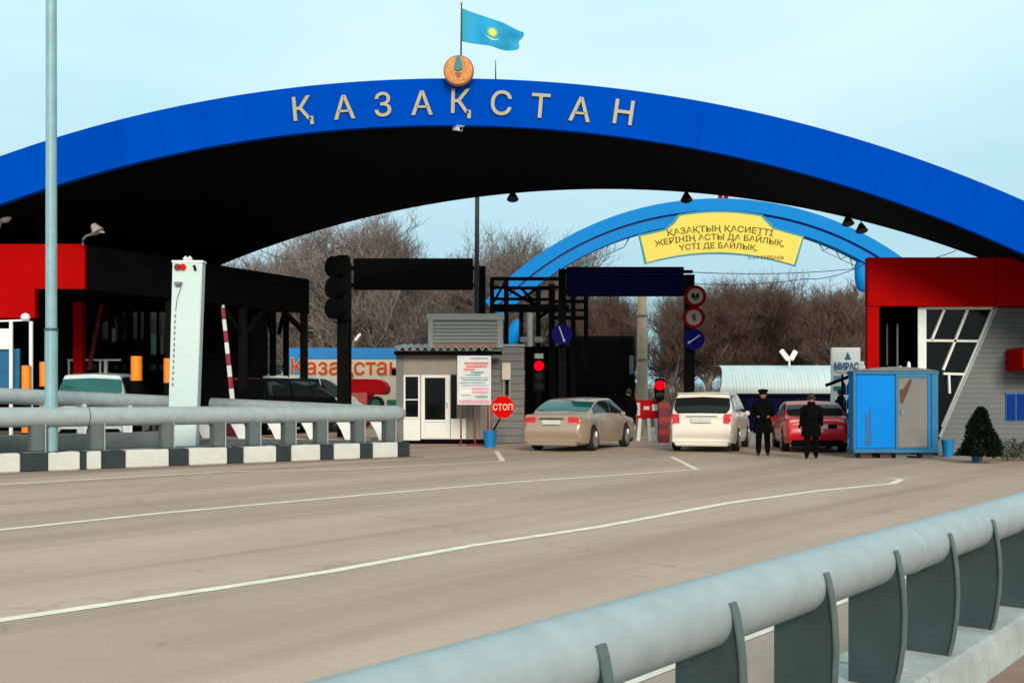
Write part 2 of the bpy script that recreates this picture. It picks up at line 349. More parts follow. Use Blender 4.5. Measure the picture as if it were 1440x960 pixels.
# island slab and raised roadway behind it
BR0, BR1 = P(0, 545, 22.4), P(258, 557, 25.8)
ke = kpt(570)
isl = [kpt(-200)+KN*.43, ke+KN*.43, Vector((PX(560,28.4),28.4,0)), Vector((PX(300,29.8),29.8,0)), Vector((PX(262,26.2),26.2,0)), Vector((PX(-200,20.9),20.9,0))]
o = MB().prism([Vector((p.x,p.y,0)) for p in isl], (0,0,.33)).build('traffic_island', 'concrete_grey'); tag(o, kind='structure')
sl = [(PX(-900,21.5),21.5),(PX(-200,21.0),21.0),(PX(262,26.3),26.3),(PX(300,29.9),29.9),(PX(520,28.9),28.9),(PX(560,34),34),(PX(700,50),50),(-60,50)]
o = MB().prism([Vector((x,y,0)) for x,y in sl], (0,0,.35)).build('raised_roadway', M_ASPH); tag(o, kind='structure')
# front far barrier
b2 = empty('pipe_barrier', kpt(300)+Vector((0,0,.37)), 'long grey pipe guard rail standing on the striped kerb', 'guard rail')
PC = .22
def fr(px, z, off=PC): p = kpt(px) + KN*off; return Vector((p.x, p.y, z))
r1 = MB().path([fr(px, 1.077) for px in (-200,-100,0,127)], .200, 26).build('rail', 'pipe_paint', b2, smooth=45)
r2 = MB().path([fr(px, 1.077) for px in (128.5,250,350,450,520,560,566,572,576)], [.200]*6+[.19,.15,.06], 26).build('rail', 'pipe_paint', b2, smooth=45)
def thickplate(name, c, along_d, perp, w0, w1, z0, z1, th, m, parent, lean=0.0):
    ps = [c-perp*w0, c+perp*w1, c+perp*(w1*1.05)+Vector((0,0,(z1-z0)*.5)), c+perp*w1*.9+along_d*lean+Vector((0,0,z1-z0)), c-perp*w0+along_d*lean+Vector((0,0,z1-z0))]
    ps = [Vector((p.x,p.y,p.z+z0)) for p in ps]
    return MB().prism(ps, along_d*th).build(name, m, parent, bevel=.01)
pp = [-170,-95,-20, 54, 138, 237, 310, 360, 410, 455, 508, 552]
for px in pp:
    c = kpt(px)+KN*PC; c.z = 0
    q_ = [c-KD*.11-KN*.12, c+KD*.14-KN*.12, c+KD*.14+KN*.14, c-KD*.11+KN*.14]
    pl = MB().prism([Vector((p.x,p.y,.39)) for p in q_], (0,0,.56)).build('post', 'post_grey', b2, bevel=.02)
    MB().prism([c+KD*.145-KN*.14+Vector((0,0,.39)), c+KD*.168-KN*.14+Vector((0,0,.39)), c+KD*.168+KN*.10+Vector((0,0,.39)), c+KD*.145+KN*.10+Vector((0,0,.39))], (0,0,.54)).build('edge_flange', 'pipe_paint', pl)
    MB().prism([c-KD*.26-KN*.19+Vector((0,0,.37)), c+KD*.28-KN*.19+Vector((0,0,.37)), c+KD*.28+KN*.15+Vector((0,0,.37)), c-KD*.26+KN*.15+Vector((0,0,.37))], (0,0,.02)).build('base_plate', 'post_grey', pl)
# back barriers of the island
def back_barrier(A, B, rad, label, posts, wallz, mpost, lean=0.0):
    d = (B-A); dl = d.length; d.normalize(); dh = Vector((d.x,d.y,0)).normalized(); n = Vector((-dh.y,dh.x,0))
    b = empty('pipe_barrier', Vector((A.x,A.y,.35)), label, 'guard rail')
    A2 = A-Vector((0,0,rad)); B2 = B-Vector((0,0,rad))
    MB().path([A2, A2.lerp(B2,.5), B2-d*.12, B2-d*.03, B2], [rad,rad,rad,rad*.9,rad*.55], 22).build('rail', 'pipe_paint', b, smooth=45)
    for t in posts:
        c = A.lerp(B, t); top = c.z-2*rad+.06; c = Vector((c.x,c.y,0))
        thickplate('post', c, dh, n, .22, .12, wallz, top, .05, mpost, b, lean)
    return b
A, B = P(-190, 536, 20.4), BR1
back_barrier(A, B, .17, 'shorter grey pipe guard rail behind the lamp post, ending at white pylon', (.05,.28,.50,.62,.78,.97), .66, 'white_paint')
dh = (B-A); dh.z = 0; dh.normalize(); nn = Vector((-dh.y,dh.x,0))
o = MB().prism([Vector((A.x,A.y,.32))-nn*.3, Vector((B.x,B.y,.32))-nn*.3, Vector((B.x,B.y,.32))+nn*.3, Vector((A.x,A.y,.32))+nn*.3], (0,0,.35)).build('parapet', 'concrete_grey', bevel=.02); tag(o, 'low grey concrete parapet under the shorter guard rail', 'parapet')
wb = back_barrier(P(298, 559, 29.6), P(556, 571, 28.2), .17, 'grey pipe guard rail on white leaning plates ending before kiosk', (), .33, 'white_paint')
for px in (284, 334, 386, 434, 484, 532):
    Yp = 29.75-(px-284)/272*1.45
    q_ = [(-14,589),(5,589),(15,612),(14,622),(1,622),(-4,606)]
    MB().prism([Vector((PX(px+x,Yp),Yp,max(.335,PZ(y,Yp)))) for x, y in q_], (0,.12,0)).build('leaning_plate', 'white_paint', wb, bevel=.01)

# ------------------------------------------------------------------ great blue arch
S = 25/22; PSI = .058; UC, VC, RO, TH, D0, D1, DU = -3.047*S, -22.115*S, 28.746*S, .968*S, 25.0, 28.803*S, 3.59*S
nA = Vector((math.sin(PSI), math.cos(PSI), 0)); lA = Vector((math.cos(PSI), -math.sin(PSI), 0))
def af(u, v, D): p = nA*D + lA*u; return Vector((p.x, p.y, v+EYE))
def ap(ang, r, D, du=0): return af(UC+du+r*math.sin(ang), VC+r*math.cos(ang), D)
def face(px, py, off=0.0):                                            # pixel ray on the arch's front plane
    d = Vector(((px-720)/F, 1, (HZ-py)/F)); t = (D0-off)/(nA.x*d.x+nA.y*d.y); return Vector((0,0,EYE)) + d*t
AM = math.acos((-EYE-VC)/RO)+.01
arch = empty('gateway_arch', ap(0, RO, D0), 'huge deep blue arched gateway roof carrying beige raised letters', 'gateway')
N = 120; angs = [-AM + 2*AM*i/N for i in range(N+1)]
RI = RO-TH; BT = .18
def sheet(f1, f2):
    mb = MB(); vs = []
    for a in angs: vs += [f1(a), f2(a)]
    mb.add(vs, [(2*i,2*i+1,2*i+3,2*i+2) for i in range(N)]); return mb
def loop4(fs):
    mb = MB(); vs = []; k = len(fs)
    for a in angs: vs += [f(a) for f in fs]
    fc = [(k*i+j, k*i+(j+1)%k, k*(i+1)+(j+1)%k, k*(i+1)+j) for i in range(N) for j in range(k)]
    fc += [list(range(k))[::-1], [k*N+j for j in range(k)]]; mb.add(vs, fc); return mb
loop4([lambda a: ap(a,RI+.004,D0+.012), lambda a: ap(a,RO-.004,D0+.012), lambda a: ap(a,RO-.004,D0+BT,.02), lambda a: ap(a,RI+.004,D0+BT,.02)]).build('fascia', 'arch_blue', arch, smooth=30)
NPAN = 46
for k in range(NPAN):
    a0 = -AM+2*AM*k/NPAN; a1 = -AM+2*AM*(k+1)/NPAN-.00022; vs_ = []
    for i in range(5):
        a = a0+(a1-a0)*i/4; vs_ += [ap(a,RI,D0), ap(a,RO,D0), ap(a,RO,D0+.010), ap(a,RI,D0+.010)]
    MB().add(vs_, [(4*i+j,4*i+(j+1)%4,4*(i+1)+(j+1)%4,4*(i+1)+j) for i in range(4) for j in range(4)]+[(3,2,1,0),(16,17,18,19)]).build('fascia_panel', 'arch_blue', arch, smooth=30)
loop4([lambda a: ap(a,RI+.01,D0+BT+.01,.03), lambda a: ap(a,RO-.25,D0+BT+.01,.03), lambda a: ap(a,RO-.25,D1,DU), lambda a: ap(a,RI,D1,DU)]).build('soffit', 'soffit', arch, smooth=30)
loop4([lambda a: ap(a,RO-.24,D0+BT+.01,.03), lambda a: ap(a,RO-.10,D0+BT+.01,.03), lambda a: ap(a,RO-.10,D1+.1,DU), lambda a: ap(a,RO-.24,D1+.1,DU)]).build('roof_cover', 'roof_sheet', arch, smooth=30)
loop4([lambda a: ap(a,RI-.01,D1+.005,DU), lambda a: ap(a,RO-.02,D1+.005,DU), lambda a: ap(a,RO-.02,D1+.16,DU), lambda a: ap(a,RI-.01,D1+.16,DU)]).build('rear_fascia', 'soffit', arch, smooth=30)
for ch, px, py in zip('ҚАЗАҚСТАН', (426,484,538.5,593.5,648.5,705,760,816,877), (156,151,147,145,146,145,149,154,158)):
    c = face(px, py, .03); u = (c-Vector((0,0,EYE))).dot(lA); a = math.asin((u-UC)/RO)
    xd = lA*math.cos(a)+Vector((0,0,-math.sin(a))); zd = lA*math.sin(a)+Vector((0,0,math.cos(a)))
    text_part('letter', ch, .765, 'letter_beige', arch, c, xd, zd, depth=.04, bold=.006, midv=True, sx=1.0)
# emblem
em = empty('emblem', face(645,101,.1), 'round golden coat of arms with teal centre topping the arch', 'emblem')
c = face(645.5,101,.16); nf = -nA
MB().disc(c, nf, .355, .10, 40).build('rim', 'gold_dark', em, smooth=40)
MB().disc(c+nf*.10, nf, .325, .03, 40).build('disc', 'gold', em, smooth=40)
def fpt(x, z, o): return c + lA*x + Vector((0,0,z)) + nf*o
MB().prism([fpt(x,z,.13) for x,z in ((-.03,.33),(.03,.33),(.085,.14),(.10,.02),(.0,-.02),(-.10,.02),(-.085,.14))], nf*.03).build('shield', 'emblem_teal', em)
for sgn in (-1,1):
    pts = [(.13,.22),(.24,.18),(.28,.02),(.25,-.14),(.14,-.26),(.10,-.20),(.17,-.05),(.16,.08)]
    MB().prism([fpt(sgn*x,z,.13) for x,z in pts], nf*.022).build('wing', 'gold', em)
MB().prism([fpt(x,z,.13) for x,z in ((-.07,-.06),(.07,-.06),(.03,-.16),(-.03,-.16))], nf*.02).build('crest_base', 'gold_dark', em)
MB().tube(face(645,128,-.06), face(645,100,-.06), .03).build('bracket', 'dark_steel', em)
# flag
fb = face(648,110,-.30); fl = empty('flag', fb, 'turquoise national flag with yellow sun flying above the emblem', 'flag')
ft = face(649,5,-.30); MB().tube(fb, ft, .024, .016, 10).build('flagpole', 'pole_dark', fl)
MB().lathe([(.001,-.03),(.028,-.015),(.03,.01),(.001,.035)], ft, 10).build('finial', 'gold', fl)
q00, q01, q10, q11 = face(649.5,12,-.30), face(648.5,58,-.30), face(736,42,-.30), face(727,68,-.30)
def flagp(u, v, off=0.0):
    p = q00.lerp(q01, v).lerp(q10.lerp(q11, v), u)
    s = .10*u**.6*math.sin(7.5*u+1.3*v) + .03*math.sin(15*u-3*v)*u
    p = p + nA*(s+off) + Vector((0,0,.045*math.sin(5.2*u+.6)*u - .05*math.sin(math.pi*u)*(1-v)*.2 - .10*math.sin(math.pi*u)*v*.5)) + lA*(.03*math.sin(9*v)*u)
    return p
def flagpatch(f, nu, nv, off):
    mb = MB(); vs = []; fs = []
    for sgn in (0, 1):
        for i in range(nu+1):
            for j in range(nv+1): vs.append(flagp(*f(i/nu, j/nv), off[sgn]))
    m_ = (nu+1)*(nv+1)
    for k in (0, m_):
        fs += [(k+i*(nv+1)+j, k+(i+1)*(nv+1)+j, k+(i+1)*(nv+1)+j+1, k+i*(nv+1)+j+1) for i in range(nu) for j in range(nv)]
    mb.add(vs, fs); return mb
clo = flagpatch(lambda a,b: (a,b), 40, 20, (-.004,.004)).build('cloth', 'flag_blue', fl, smooth=60)
flagpatch(lambda a,b: (.015+a*.05, .01+b*.98), 3, 20, (-.009,.009)).build('hoist_ornament', 'flag_teal', clo, smooth=60)
flagpatch(lambda a,b: (.54+.062*b*math.cos(a*6.2832), .47+.115*b*math.sin(a*6.2832)), 24, 3, (-.010,.010)).build('sun', 'flag_sun', clo, smooth=60)
for k in range(16):
    a0 = k/16*6.2832
    flagpatch(lambda a,b: (.54+(.068+.026*b)*math.cos(a0+(a-.5)*.22*(1-b*.8)), .47+(.126+.05*b)*math.sin(a0+(a-.5)*.22*(1-b*.8))), 2, 2, (-.010,.010)).build('sun_ray', 'flag_sun', clo)
flagpatch(lambda a,b: (.54+.14*(a-.5)*2, .70+.10*(abs(a-.5)*2)**1.4*-1 + .05*b*(1-abs(a-.5)*1.9)+.02), 14, 2, (-.010,.010)).build('eagle', 'flag_sun', clo)
# antenna, roof floodlights, camera
ab = face(697,112,-.5); o = MB().tube(ab, face(697,85,-.5), .018, .008, 8).build('antenna', 'pole_dark'); tag(o, 'thin whip antenna standing on arch top right of flag', 'antenna')
def cctv(name, at, label, yaw, size=.2, m='white_paint', hang=.15):
    e = empty(name, at, label, 'camera')
    at = Vector(at); d = Vector((math.sin(yaw), math.cos(yaw), -.25)).normalized()
    MB().tube(at, at+Vector((0,0,-hang)), .025, n=8).build('bracket', m, e)
    p = at+Vector((0,0,-hang)); MB().bar(p-d*size*.6, p+d*size*.7, size*.42, size*.42).build('housing', m, e, bevel=.012)
    MB().bar(p-d*size*.55+Vector((0,0,size*.25)), p+d*size*.95+Vector((0,0,size*.25)), size*.5, .012).build('sun_shield', m, e)
    MB().disc(p+d*size*.7, d, size*.14, .02, 12).build('lens', 'glass_dark', e)
cctv('security_camera', face(643,173.5,-.1), 'white security camera hanging under the arch beneath the letters', 2.6, .26, hang=.12)
def floodlight(at, label, m='dark_steel', yaw=math.pi, s=.22, cat='floodlight', hang=.14, name='floodlight', tilt=-.6):
    e = empty(name, at, label, cat, None); at = Vector(at)
    MB().tube(at, at+Vector((0,0,-hang)), .02, n=8).build('bracket', m, e)
    d = Vector((math.sin(yaw), math.cos(yaw), tilt)).normalized(); p = at+Vector((0,0,-hang))
    MB().tube(p-d*s*.3, p+d*s*.8, s*.28, s*.85, 16).build('reflector', m, e, smooth=40)
    MB().disc(p+d*s*.8, d, s*.80, .012, 16).build('lens', 'glass_dark', e)
    return e
def backedge(px, py):                                                  # pixel ray on the rear plane of the roof
    d = Vector(((px-720)/F, 1, (HZ-py)/F)); t = D1/(nA.x*d.x+nA.y*d.y); return Vector((0,0,EYE)) + d*t
for px, py, lab in ((721,264,'black floodlight under the roof rear edge above roadside kiosk'),(965,265,'black cone floodlight left of the red clamps at the roof rear edge'),
                    (1192,298,'black floodlight on the roof edge, left one of the close pair'),(1211,308,'black floodlight on the roof edge, right one of the close pair')):
    floodlight(backedge(px,py), lab, s=.22, hang=.20, tilt=-3.0)

# ------------------------------------------------------------------ checkpoint canopy with red front, left of the lanes
YC = 26.8; FAR = 1/.774
SK = Vector((792/F, 1, 0))                                             # skew direction of the lanes per metre of depth
def sk(px, py, k):                                                     # point on the front plane carried back along the lanes by k metres of depth
    p = P(px, py, YC); return p + SK*k
KF = YC*(FAR-1)
ck = empty('checkpoint_canopy', Vector((PX(-60,YC), YC, .35)), 'dark steel checkpoint shed with red front fascia behind the lamp post', 'canopy')
zt, zb = PZ(343,YC), PZ(406,YC)
xr = PX(119,YC); xl = PX(-420,YC)
MB().prism([(xl,YC,zb),(xr,YC,zb),(xr,YC,zt),(xl,YC,zt)], (0,.12,0)).build('front_fascia', 'red_panel', ck)
MB().prism([(xl,YC-.05,PZ(447,YC)),(PX(50,YC),YC-.05,PZ(447,YC)),(PX(50,YC),YC-.05,zb+.02),(xl,YC-.05,zb+.02)], (0,.2,0)).build('lower_panel', 'red_panel', ck)
a = Vector((xr,YC+.12,zb)); MB().prism([a, a+SK*KF, a+SK*KF+Vector((0,0,zt-zb)), a+Vector((0,0,zt-zb))], (-.15,0,0)).build('side_fascia', 'dark_wall', ck)  # shade on the lane-facing side is put into its near-black colour
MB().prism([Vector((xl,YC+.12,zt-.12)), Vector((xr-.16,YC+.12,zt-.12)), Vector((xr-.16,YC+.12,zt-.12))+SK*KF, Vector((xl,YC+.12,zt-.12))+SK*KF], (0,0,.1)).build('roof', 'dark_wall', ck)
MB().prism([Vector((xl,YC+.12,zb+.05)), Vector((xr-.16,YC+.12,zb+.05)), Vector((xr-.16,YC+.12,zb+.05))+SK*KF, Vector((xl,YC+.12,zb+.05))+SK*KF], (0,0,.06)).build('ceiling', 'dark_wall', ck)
MB().bar((PX(111.5,31),31,.35),(PX(111.5,31),31,zb+.05),.27).build('column', 'red_panel', ck, bevel=.01)
MB().bar(P(125,520,31.6),P(144,425,31.6),.10).build('brace', 'crimson', ck)
for k in (.33,.66,.985):
    q = Vector((xr-.1,YC+.2,.35))+SK*(KF*k); MB().bar(q, (q.x,q.y,zb+.04), .22).build('column', 'dark_steel', ck)
q = Vector((xr-.1,YC+.2,.35))+SK*(KF*.985)
for (k0,z0,k1,z1) in ((.985,3.6,.80,4.6),(.66,3.3,.80,4.6),(.66,3.3,.5,4.6),(.33,3.3,.5,4.6)):
    a = Vector((xr-.1,YC+.2,0))+SK*(KF*k0); b = Vector((xr-.1,YC+.2,0))+SK*(KF*k1); MB().bar((a.x,a.y,z0),(b.x,b.y,z1),.13).build('brace', 'dark_steel', ck)
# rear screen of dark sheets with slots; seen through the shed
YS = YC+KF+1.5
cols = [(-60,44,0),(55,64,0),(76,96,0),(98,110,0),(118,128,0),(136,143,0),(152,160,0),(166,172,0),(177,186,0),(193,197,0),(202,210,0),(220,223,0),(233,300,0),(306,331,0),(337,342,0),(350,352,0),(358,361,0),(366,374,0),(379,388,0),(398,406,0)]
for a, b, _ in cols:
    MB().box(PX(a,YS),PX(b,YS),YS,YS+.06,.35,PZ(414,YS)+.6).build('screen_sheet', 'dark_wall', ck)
MB().box(PX(-60,YS),PX(344,YS),YS+.10,YS+.14,.35,PZ(411,YS)).build('backdrop_sheet', mat('rear_grey',(.10,.097,.095),.7,var=.35,scale=.8), ck)  # grey backdrop added to block the bright sky behind the slots
for a, b, y0, y1 in ((-60,240,478,512),(60,330,520,575),(300,372,465,575),(-60,60,505,575)):
    MB().box(PX(a,YS-.2),PX(b,YS-.2),YS-.2,YS-.14,max(.35,PZ(y1,YS)),PZ(y0,YS)).build('screen_rail', 'dark_wall', ck)
for a, y0, b, y1 in ((120,425,132,470),(160,425,172,470),(182,425,170,470),(372,415,382,470),(405,415,392,470)):
    MB().bar(P(a,y0,YS-.3),P(b,y1,YS-.3),.12).build('brace', 'dark_steel', ck)
for px,py,h,w,m in ((216,485,30,9,'teal_strip'),(228,485,28,7,'grey_strip'),(160,472,20,7,'grey_strip')):
    MB().box(PX(px-w/2,YS-.4),PX(px+w/2,YS-.4),YS-.4,YS-.36,PZ(py+h/2,YS),PZ(py-h/2,YS)).build('hanging_panel', m, ck, bevel=.02)
# booth inside the shed: dark block that hides the inner lane
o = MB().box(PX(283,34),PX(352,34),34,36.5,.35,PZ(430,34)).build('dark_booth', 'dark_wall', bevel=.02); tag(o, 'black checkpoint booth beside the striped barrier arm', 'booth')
# pale items at the picture's left margin
yb = 25.2
o = empty('signboard', P(3,575,yb), 'white and blue signboard on thin white posts at the left margin', 'sign')
MB().box(PX(-40,yb),PX(14,yb),yb,yb+.05,PZ(491,yb),PZ(462,yb)).build('board', 'white_paint', o, bevel=.01)
MB().box(PX(-40,yb),PX(25,yb),yb+.08,yb+.14,PZ(548,yb),PZ(490,yb)).build('lower_board', mat('teal_blue',(.0,.11,.25),.5,var=.3,scale=1.5), o)
for px in (17,45): MB().tube((PX(px,yb),yb-.05,.35),(PX(px,yb),yb-.05,PZ(452,yb)),.045,n=10).build('post', 'white_paint', o, smooth=40)
MB().bar(P(-20,452,yb-.05),P(40,450,yb-.05),.04).build('crossbar', 'white_paint', o)
MB().lathe([(.01,-.10),(.09,-.06),(.11,0),(.08,.07),(.01,.1)], P(36,446,yb-.05), 14).build('lamp_globe', 'white_paint', o, smooth=60)
o = empty('floodlight', P(2,330,YC-.2), 'oval grey floodlight at the left edge beneath the arch', 'floodlight')
MB().tube(P(-12,345,YC-.2),P(3,310,YC-.2),.03,n=8).build('bracket', 'grey_strip', o)
MB().lathe([(.02,-.24),(.14,-.16),(.18,0),(.14,.17),(.02,.26)], (0,0,0), 16)
lv = MB().lathe([(.02,-.24),(.14,-.16),(.18,0),(.14,.17),(.02,.26)], (0,0,0), 16); rot = Matrix.Rotation(R(25),4,'Y'); lv.v = [rot @ v + P(8,301,YC-.2) for v in lv.v]
lv.build('housing', mat('lamp_grey',(.45,.52,.52),.35), o, smooth=60)
o = empty('floodlight', P(118,345,YC-.1), 'pale floodlight on bent bracket atop the red fascia corner', 'floodlight')
MB().path([P(116,344,YC-.15),P(117,336,YC-.15),P(121,332,YC-.15),P(130,329,YC-.15)],.03,8).build('bracket', 'grey_strip', o)
MB().tube(P(131,316,YC-.2),P(138,326,YC-.2),.07,.16,12).build('reflector', mat('lamp_pale',(.38,.34,.33),.5), o, smooth=40)
MB().tube(P(138,325,YC-.2),P(147,327,YC-.2),.05,.02,8).build('visor', 'lamp_pale', o)
# orange banded bollards
def bollard(px, Y, top, label, hw=7.5):
    e = empty('bollard', (PX(px,Y),Y,.35), label, 'bollard', 'orange and black bollards by the raised lane')
    zt_ = PZ(top,Y); w = hw/F*Y; b = PZ(top+35,Y); z = zt_
    MB().lathe([(w,.35),(w,zt_-.03),(w*.8,zt_)], (PX(px,Y),Y,0), 18).build('post', 'black', e, smooth=40)
    while z > .5:
        MB().lathe([(w*1.03,max(.36,z-(zt_-b))),(w*1.03,z-.015)], (PX(px,Y),Y,0), 18).build('orange_band', 'orange', e, smooth=40); z -= (zt_-b)*1.72
bollard(192,26.0,500,'orange banded black bollard at the pale car\'s right side')
bollard(237,26.6,503,'orange banded black bollard half hidden by the white pylon', 6.5)
bollard(62,25.6,508,'orange banded black bollard just left of the lamp post', 6)
bollard(37,25.0,513,'orange banded black bollard between the thin white posts', 6)
# white railing in the shed
o = empty('hand_railing', (PX(130,32),32,.35), 'white tubular hand railing behind the pale car', 'railing')
MB().bar(P(95,506,32),P(170,506,32),.05).build('top_rail', 'white_paint', o)
for px in (97,141,149): MB().bar((PX(px,32),32,.35),(PX(px,32),32,PZ(506,32)),.09 if px>145 else .05).build('post', 'white_paint', o)
# lamp post
lc = kpt(78)+KN*.30; lx, ly = lc.x, lc.y
o = empty('lamp_post', (lx,ly,.36), 'tall pale teal lamp post rising from the striped kerb', 'lamp post')
zj = PZ(463,ly)
MB().lathe([(.125,.36),(.125,zj)], (lx,ly,0), 12).build('lower_shaft', 'pole_paint', o)
MB().lathe([(.112,zj),(.10,12.5)], (lx,ly,0), 20).build('upper_shaft', 'pole_paint', o, smooth=40)
MB().lathe([(.135,zj-.03),(.135,zj+.02)], (lx,ly,0), 16).build('collar', 'post_paint', o, smooth=40)
MB().box(lx-.22,lx+.22,ly-.22,ly+.22,.37,.39).build('base_plate', 'post_paint', o)
MB().path([(lx,ly,12.4),(lx,ly,12.9),(lx+.4,ly-.5,13.3),(lx+1.2,ly-1.4,13.5)],.05,8).build('arm', 'pole_paint', o, smooth=40)
MB().bar((lx+1.1,ly-1.3,13.5),(lx+1.7,ly-2.0,13.55),.3,.14).build('lamp_head', 'grey_strip', o, bevel=.03)
# white pylon
ty = 25.0; o = empty('pylon', (PX(256,ty),ty,.33), 'leaning white boxy pylon with twin red lamps at its top', 'pylon')
T = lambda px,py,d=0: P(px,py,ty+d)
poly = [Vector((PX(235.5,ty),ty,.33)), Vector((PX(275,ty),ty,.33)), T(284.5,369), T(242.5,369)]
MB().prism(poly, (0,.28,0)).build('body', 'tower_white', o, bevel=.015)
MB().prism([T(241.5,369), T(285.5,369), T(285.5,366), T(241.5,366)], (0,.29,0)).build('cap', 'white_paint', o)
for px, m in ((250,'crimson'),(257.5,'red_bright')):
    MB().disc(T(px,375.5,-.005), (0,-1,0), .075, .05, 16).build('signal_lamp', m, o)
MB().bar(T(273,373,-.02), T(275,380,-.02), .07, .05).build('bracket', 'dark_steel', o)
for px in (261,267): MB().lathe([(.01,-.07),(.07,0),(.01,.07)], T(px,364,.12), 12).build('small_dome', 'white_paint', o, smooth=60)
MB().prism([T(246,397,-.004), T(257,397,-.004), T(255,401,-.004), T(248,402,-.004)], (0,-.10,0)).build('spotlight', 'grey_strip', o)
MB().path([T(255,400,-.03),T(253,408,-.02),T(249,420,-.02),T(247,437,-.02)],.009,6).build('cable', 'grey_strip', o)
for k in range(13):
    py = 442+k*8.0; px = 246.6-k*.30
    MB().prism([T(px-1.1,py,-.003),T(px+1.0,py,-.003),T(px+.9,py+4.6,-.003),T(px-1.2,py+4.6,-.003)], (0,-.004,0)).build('edge_mark', 'grey_strip', o)
# striped boom barrier, raised
by = 31.5; o = empty('boom_barrier', (PX(326,by),by,.35), 'raised red and white striped barrier arm beside the black booth', 'barrier')
MB().box(PX(320,by),PX(334,by),by-.15,by+.2,.35,1.35).build('cabinet', 'crimson', o, bevel=.02)
a, b = P(327,562,by-.2), P(308.5,384,by-.2)
NB = 11
for k in range(NB):
    MB().bar(a.lerp(b,k/NB), a.lerp(b,(k+1)/NB-.002), .13-.004*k, .05, up=(0,1,0)).build('arm_stripe', 'white_paint' if k%2==0 else mat('arm_red',(.30,.01,.04),.5), o)
o = empty('crimson_frame', (PX(347,32.5),32.5,.35), 'thin crimson tubular frame at the foot of barrier arm', 'railing')
for s_ in ((330,533,330,575),(346,533,346,575),(365,533,365,575),(330,533,365,533)):
    MB().bar(P(s_[0],s_[1],32.5), Vector((PX(s_[2],32.5),32.5,max(.35,PZ(s_[3],32.5)))), .06).build('tube', 'crimson', o)

# ------------------------------------------------------------------ lane signals and gantry signs
def lobes(px0, Y, ys, rpx, label):
    e = empty('traffic_light', (PX(484,Y),Y,.2), label, 'traffic light')
    MB().bar((PX(482,Y),Y,.0),(PX(482,Y),Y,PZ(365,Y)),.30,.22).build('post', 'black', e, bevel=.02)
    MB().box(PX(474,Y),PX(494,Y),Y-.28,Y-.12,PZ(452,Y),PZ(360,Y)).build('backboard', 'black', e, bevel=.05)
    for y in ys:
        h = MB().disc(P(px0,y,Y-.30), (-.55,-.8,0), rpx/F*Y, .22, 24).build('lamp_housing', 'black', e, smooth=40)
        c_ = P(px0,y,Y-.30); MB().disc(c_+Vector((-.55,-.8,0)).normalized()*.22, (-.55,-.8,0), rpx/F*Y*.75, .01, 24).build('lens', 'glass_dark', h)
    return e
lobes(475, 30.5, (376,405,434), 15, 'black three lens traffic light with round housings left of the black gantry sign')
gy = 37.2
o = empty('gantry_sign', (PX(580,gy),gy,.0), 'plain black overhead lane sign board above kiosk roof', 'sign')
MB().box(PX(497,gy),PX(665,gy),gy,gy+.25,PZ(407,gy),PZ(363,gy)).build('board', 'black', o, bevel=.02)
MB().bar((PX(489,gy),gy+.12,0),(PX(489,gy),gy+.12,PZ(370,gy)),.2).build('post', 'dark_steel', o)
MB().bar((PX(677.5,gy),gy+.12,0),(PX(677.5,gy),gy+.12,PZ(374,gy)),.26).build('post', 'dark_steel', o)
for py in (377,401): MB().bar(P(487,py,gy+.3),P(682,py,gy+.3),.12).build('crossbar', 'dark_steel', o)
gy = 34.0
o = empty('gantry_sign', (PX(880,gy),gy,.0), 'navy blue overhead lane sign with faint rows under the yellow banner', 'sign')
MB().box(PX(797,gy),PX(962,gy),gy,gy+.25,PZ(416,gy),PZ(375,gy)).build('board', 'navy', o, bevel=.02)
for k in range(7):
    py = 379+k*5.2; MB().box(PX(801,gy),PX(958,gy),gy-.025,gy-.002,PZ(py+3.4,gy),PZ(py,gy)).build('display_row', 'navy_row', o, bevel=.006)
MB().bar((PX(791,gy),gy+.12,0),(PX(791,gy),gy+.12,PZ(378,gy)),.24).build('post', 'dark_steel', o)
MB().bar((PX(970,gy),gy+.12,0),(PX(970,gy),gy+.12,PZ(386,gy)),.30).build('post', 'dark_steel', o)
for py in (382,410): MB().bar(P(789,py,gy+.3),P(974,py,gy+.3),.10).build('crossbar', 'dark_steel', o)
def road_sign(px, py, Y, r, kind, label):
    e = empty('road_sign', P(px,py,Y), label, 'sign'); c_ = P(px,py,Y); k = Y/F
    def q(x, z, o_=0): return c_+Vector((x*k, -o_, -z*k))
    if kind == 'blue':
        MB().disc(c_, (0,-1,0), r*k, .03, 32).build('disc', 'sign_blue', e, smooth=40)
        return e, q
    MB().disc(c_, (0,-1,0), r*k, .03, 32).build('ring', 'sign_red', e, smooth=40)
    MB().disc(c_+Vector((0,-.03,0)), (0,-1,0), r*k*.70, .008, 32).build('disc', 'sign_white', e, smooth=40)
    return e, q
sy = gy-.25
e, q = road_sign(977.5,416.5,sy,15.5,'ban','red ringed prohibition sign, upper of two on the right gantry post')
for x0,x1 in ((-5,-1.2),(1.2,5)): MB().prism([q(x0,-4,.038),q(x1,-4,.038),q(x1,3,.038),q(x0,3,.038)],(0,-.006,0)).build('symbol', 'black', e)
MB().prism([q(-1.5,-1,.038),q(1.5,-1,.038),q(1.5,6,.038),q(-1.5,6,.038)],(0,-.008,0)).build('symbol', 'sign_green', e)
e, q = road_sign(975.5,446.5,sy,15.5,'ban','red ringed prohibition sign, lower of two on the right gantry post')
MB().prism([q(-3,-5,.038),q(2,-5,.038),q(3.5,4,.038),q(-1.5,5,.038)],(0,-.006,0)).build('symbol', 'sign_green', e)
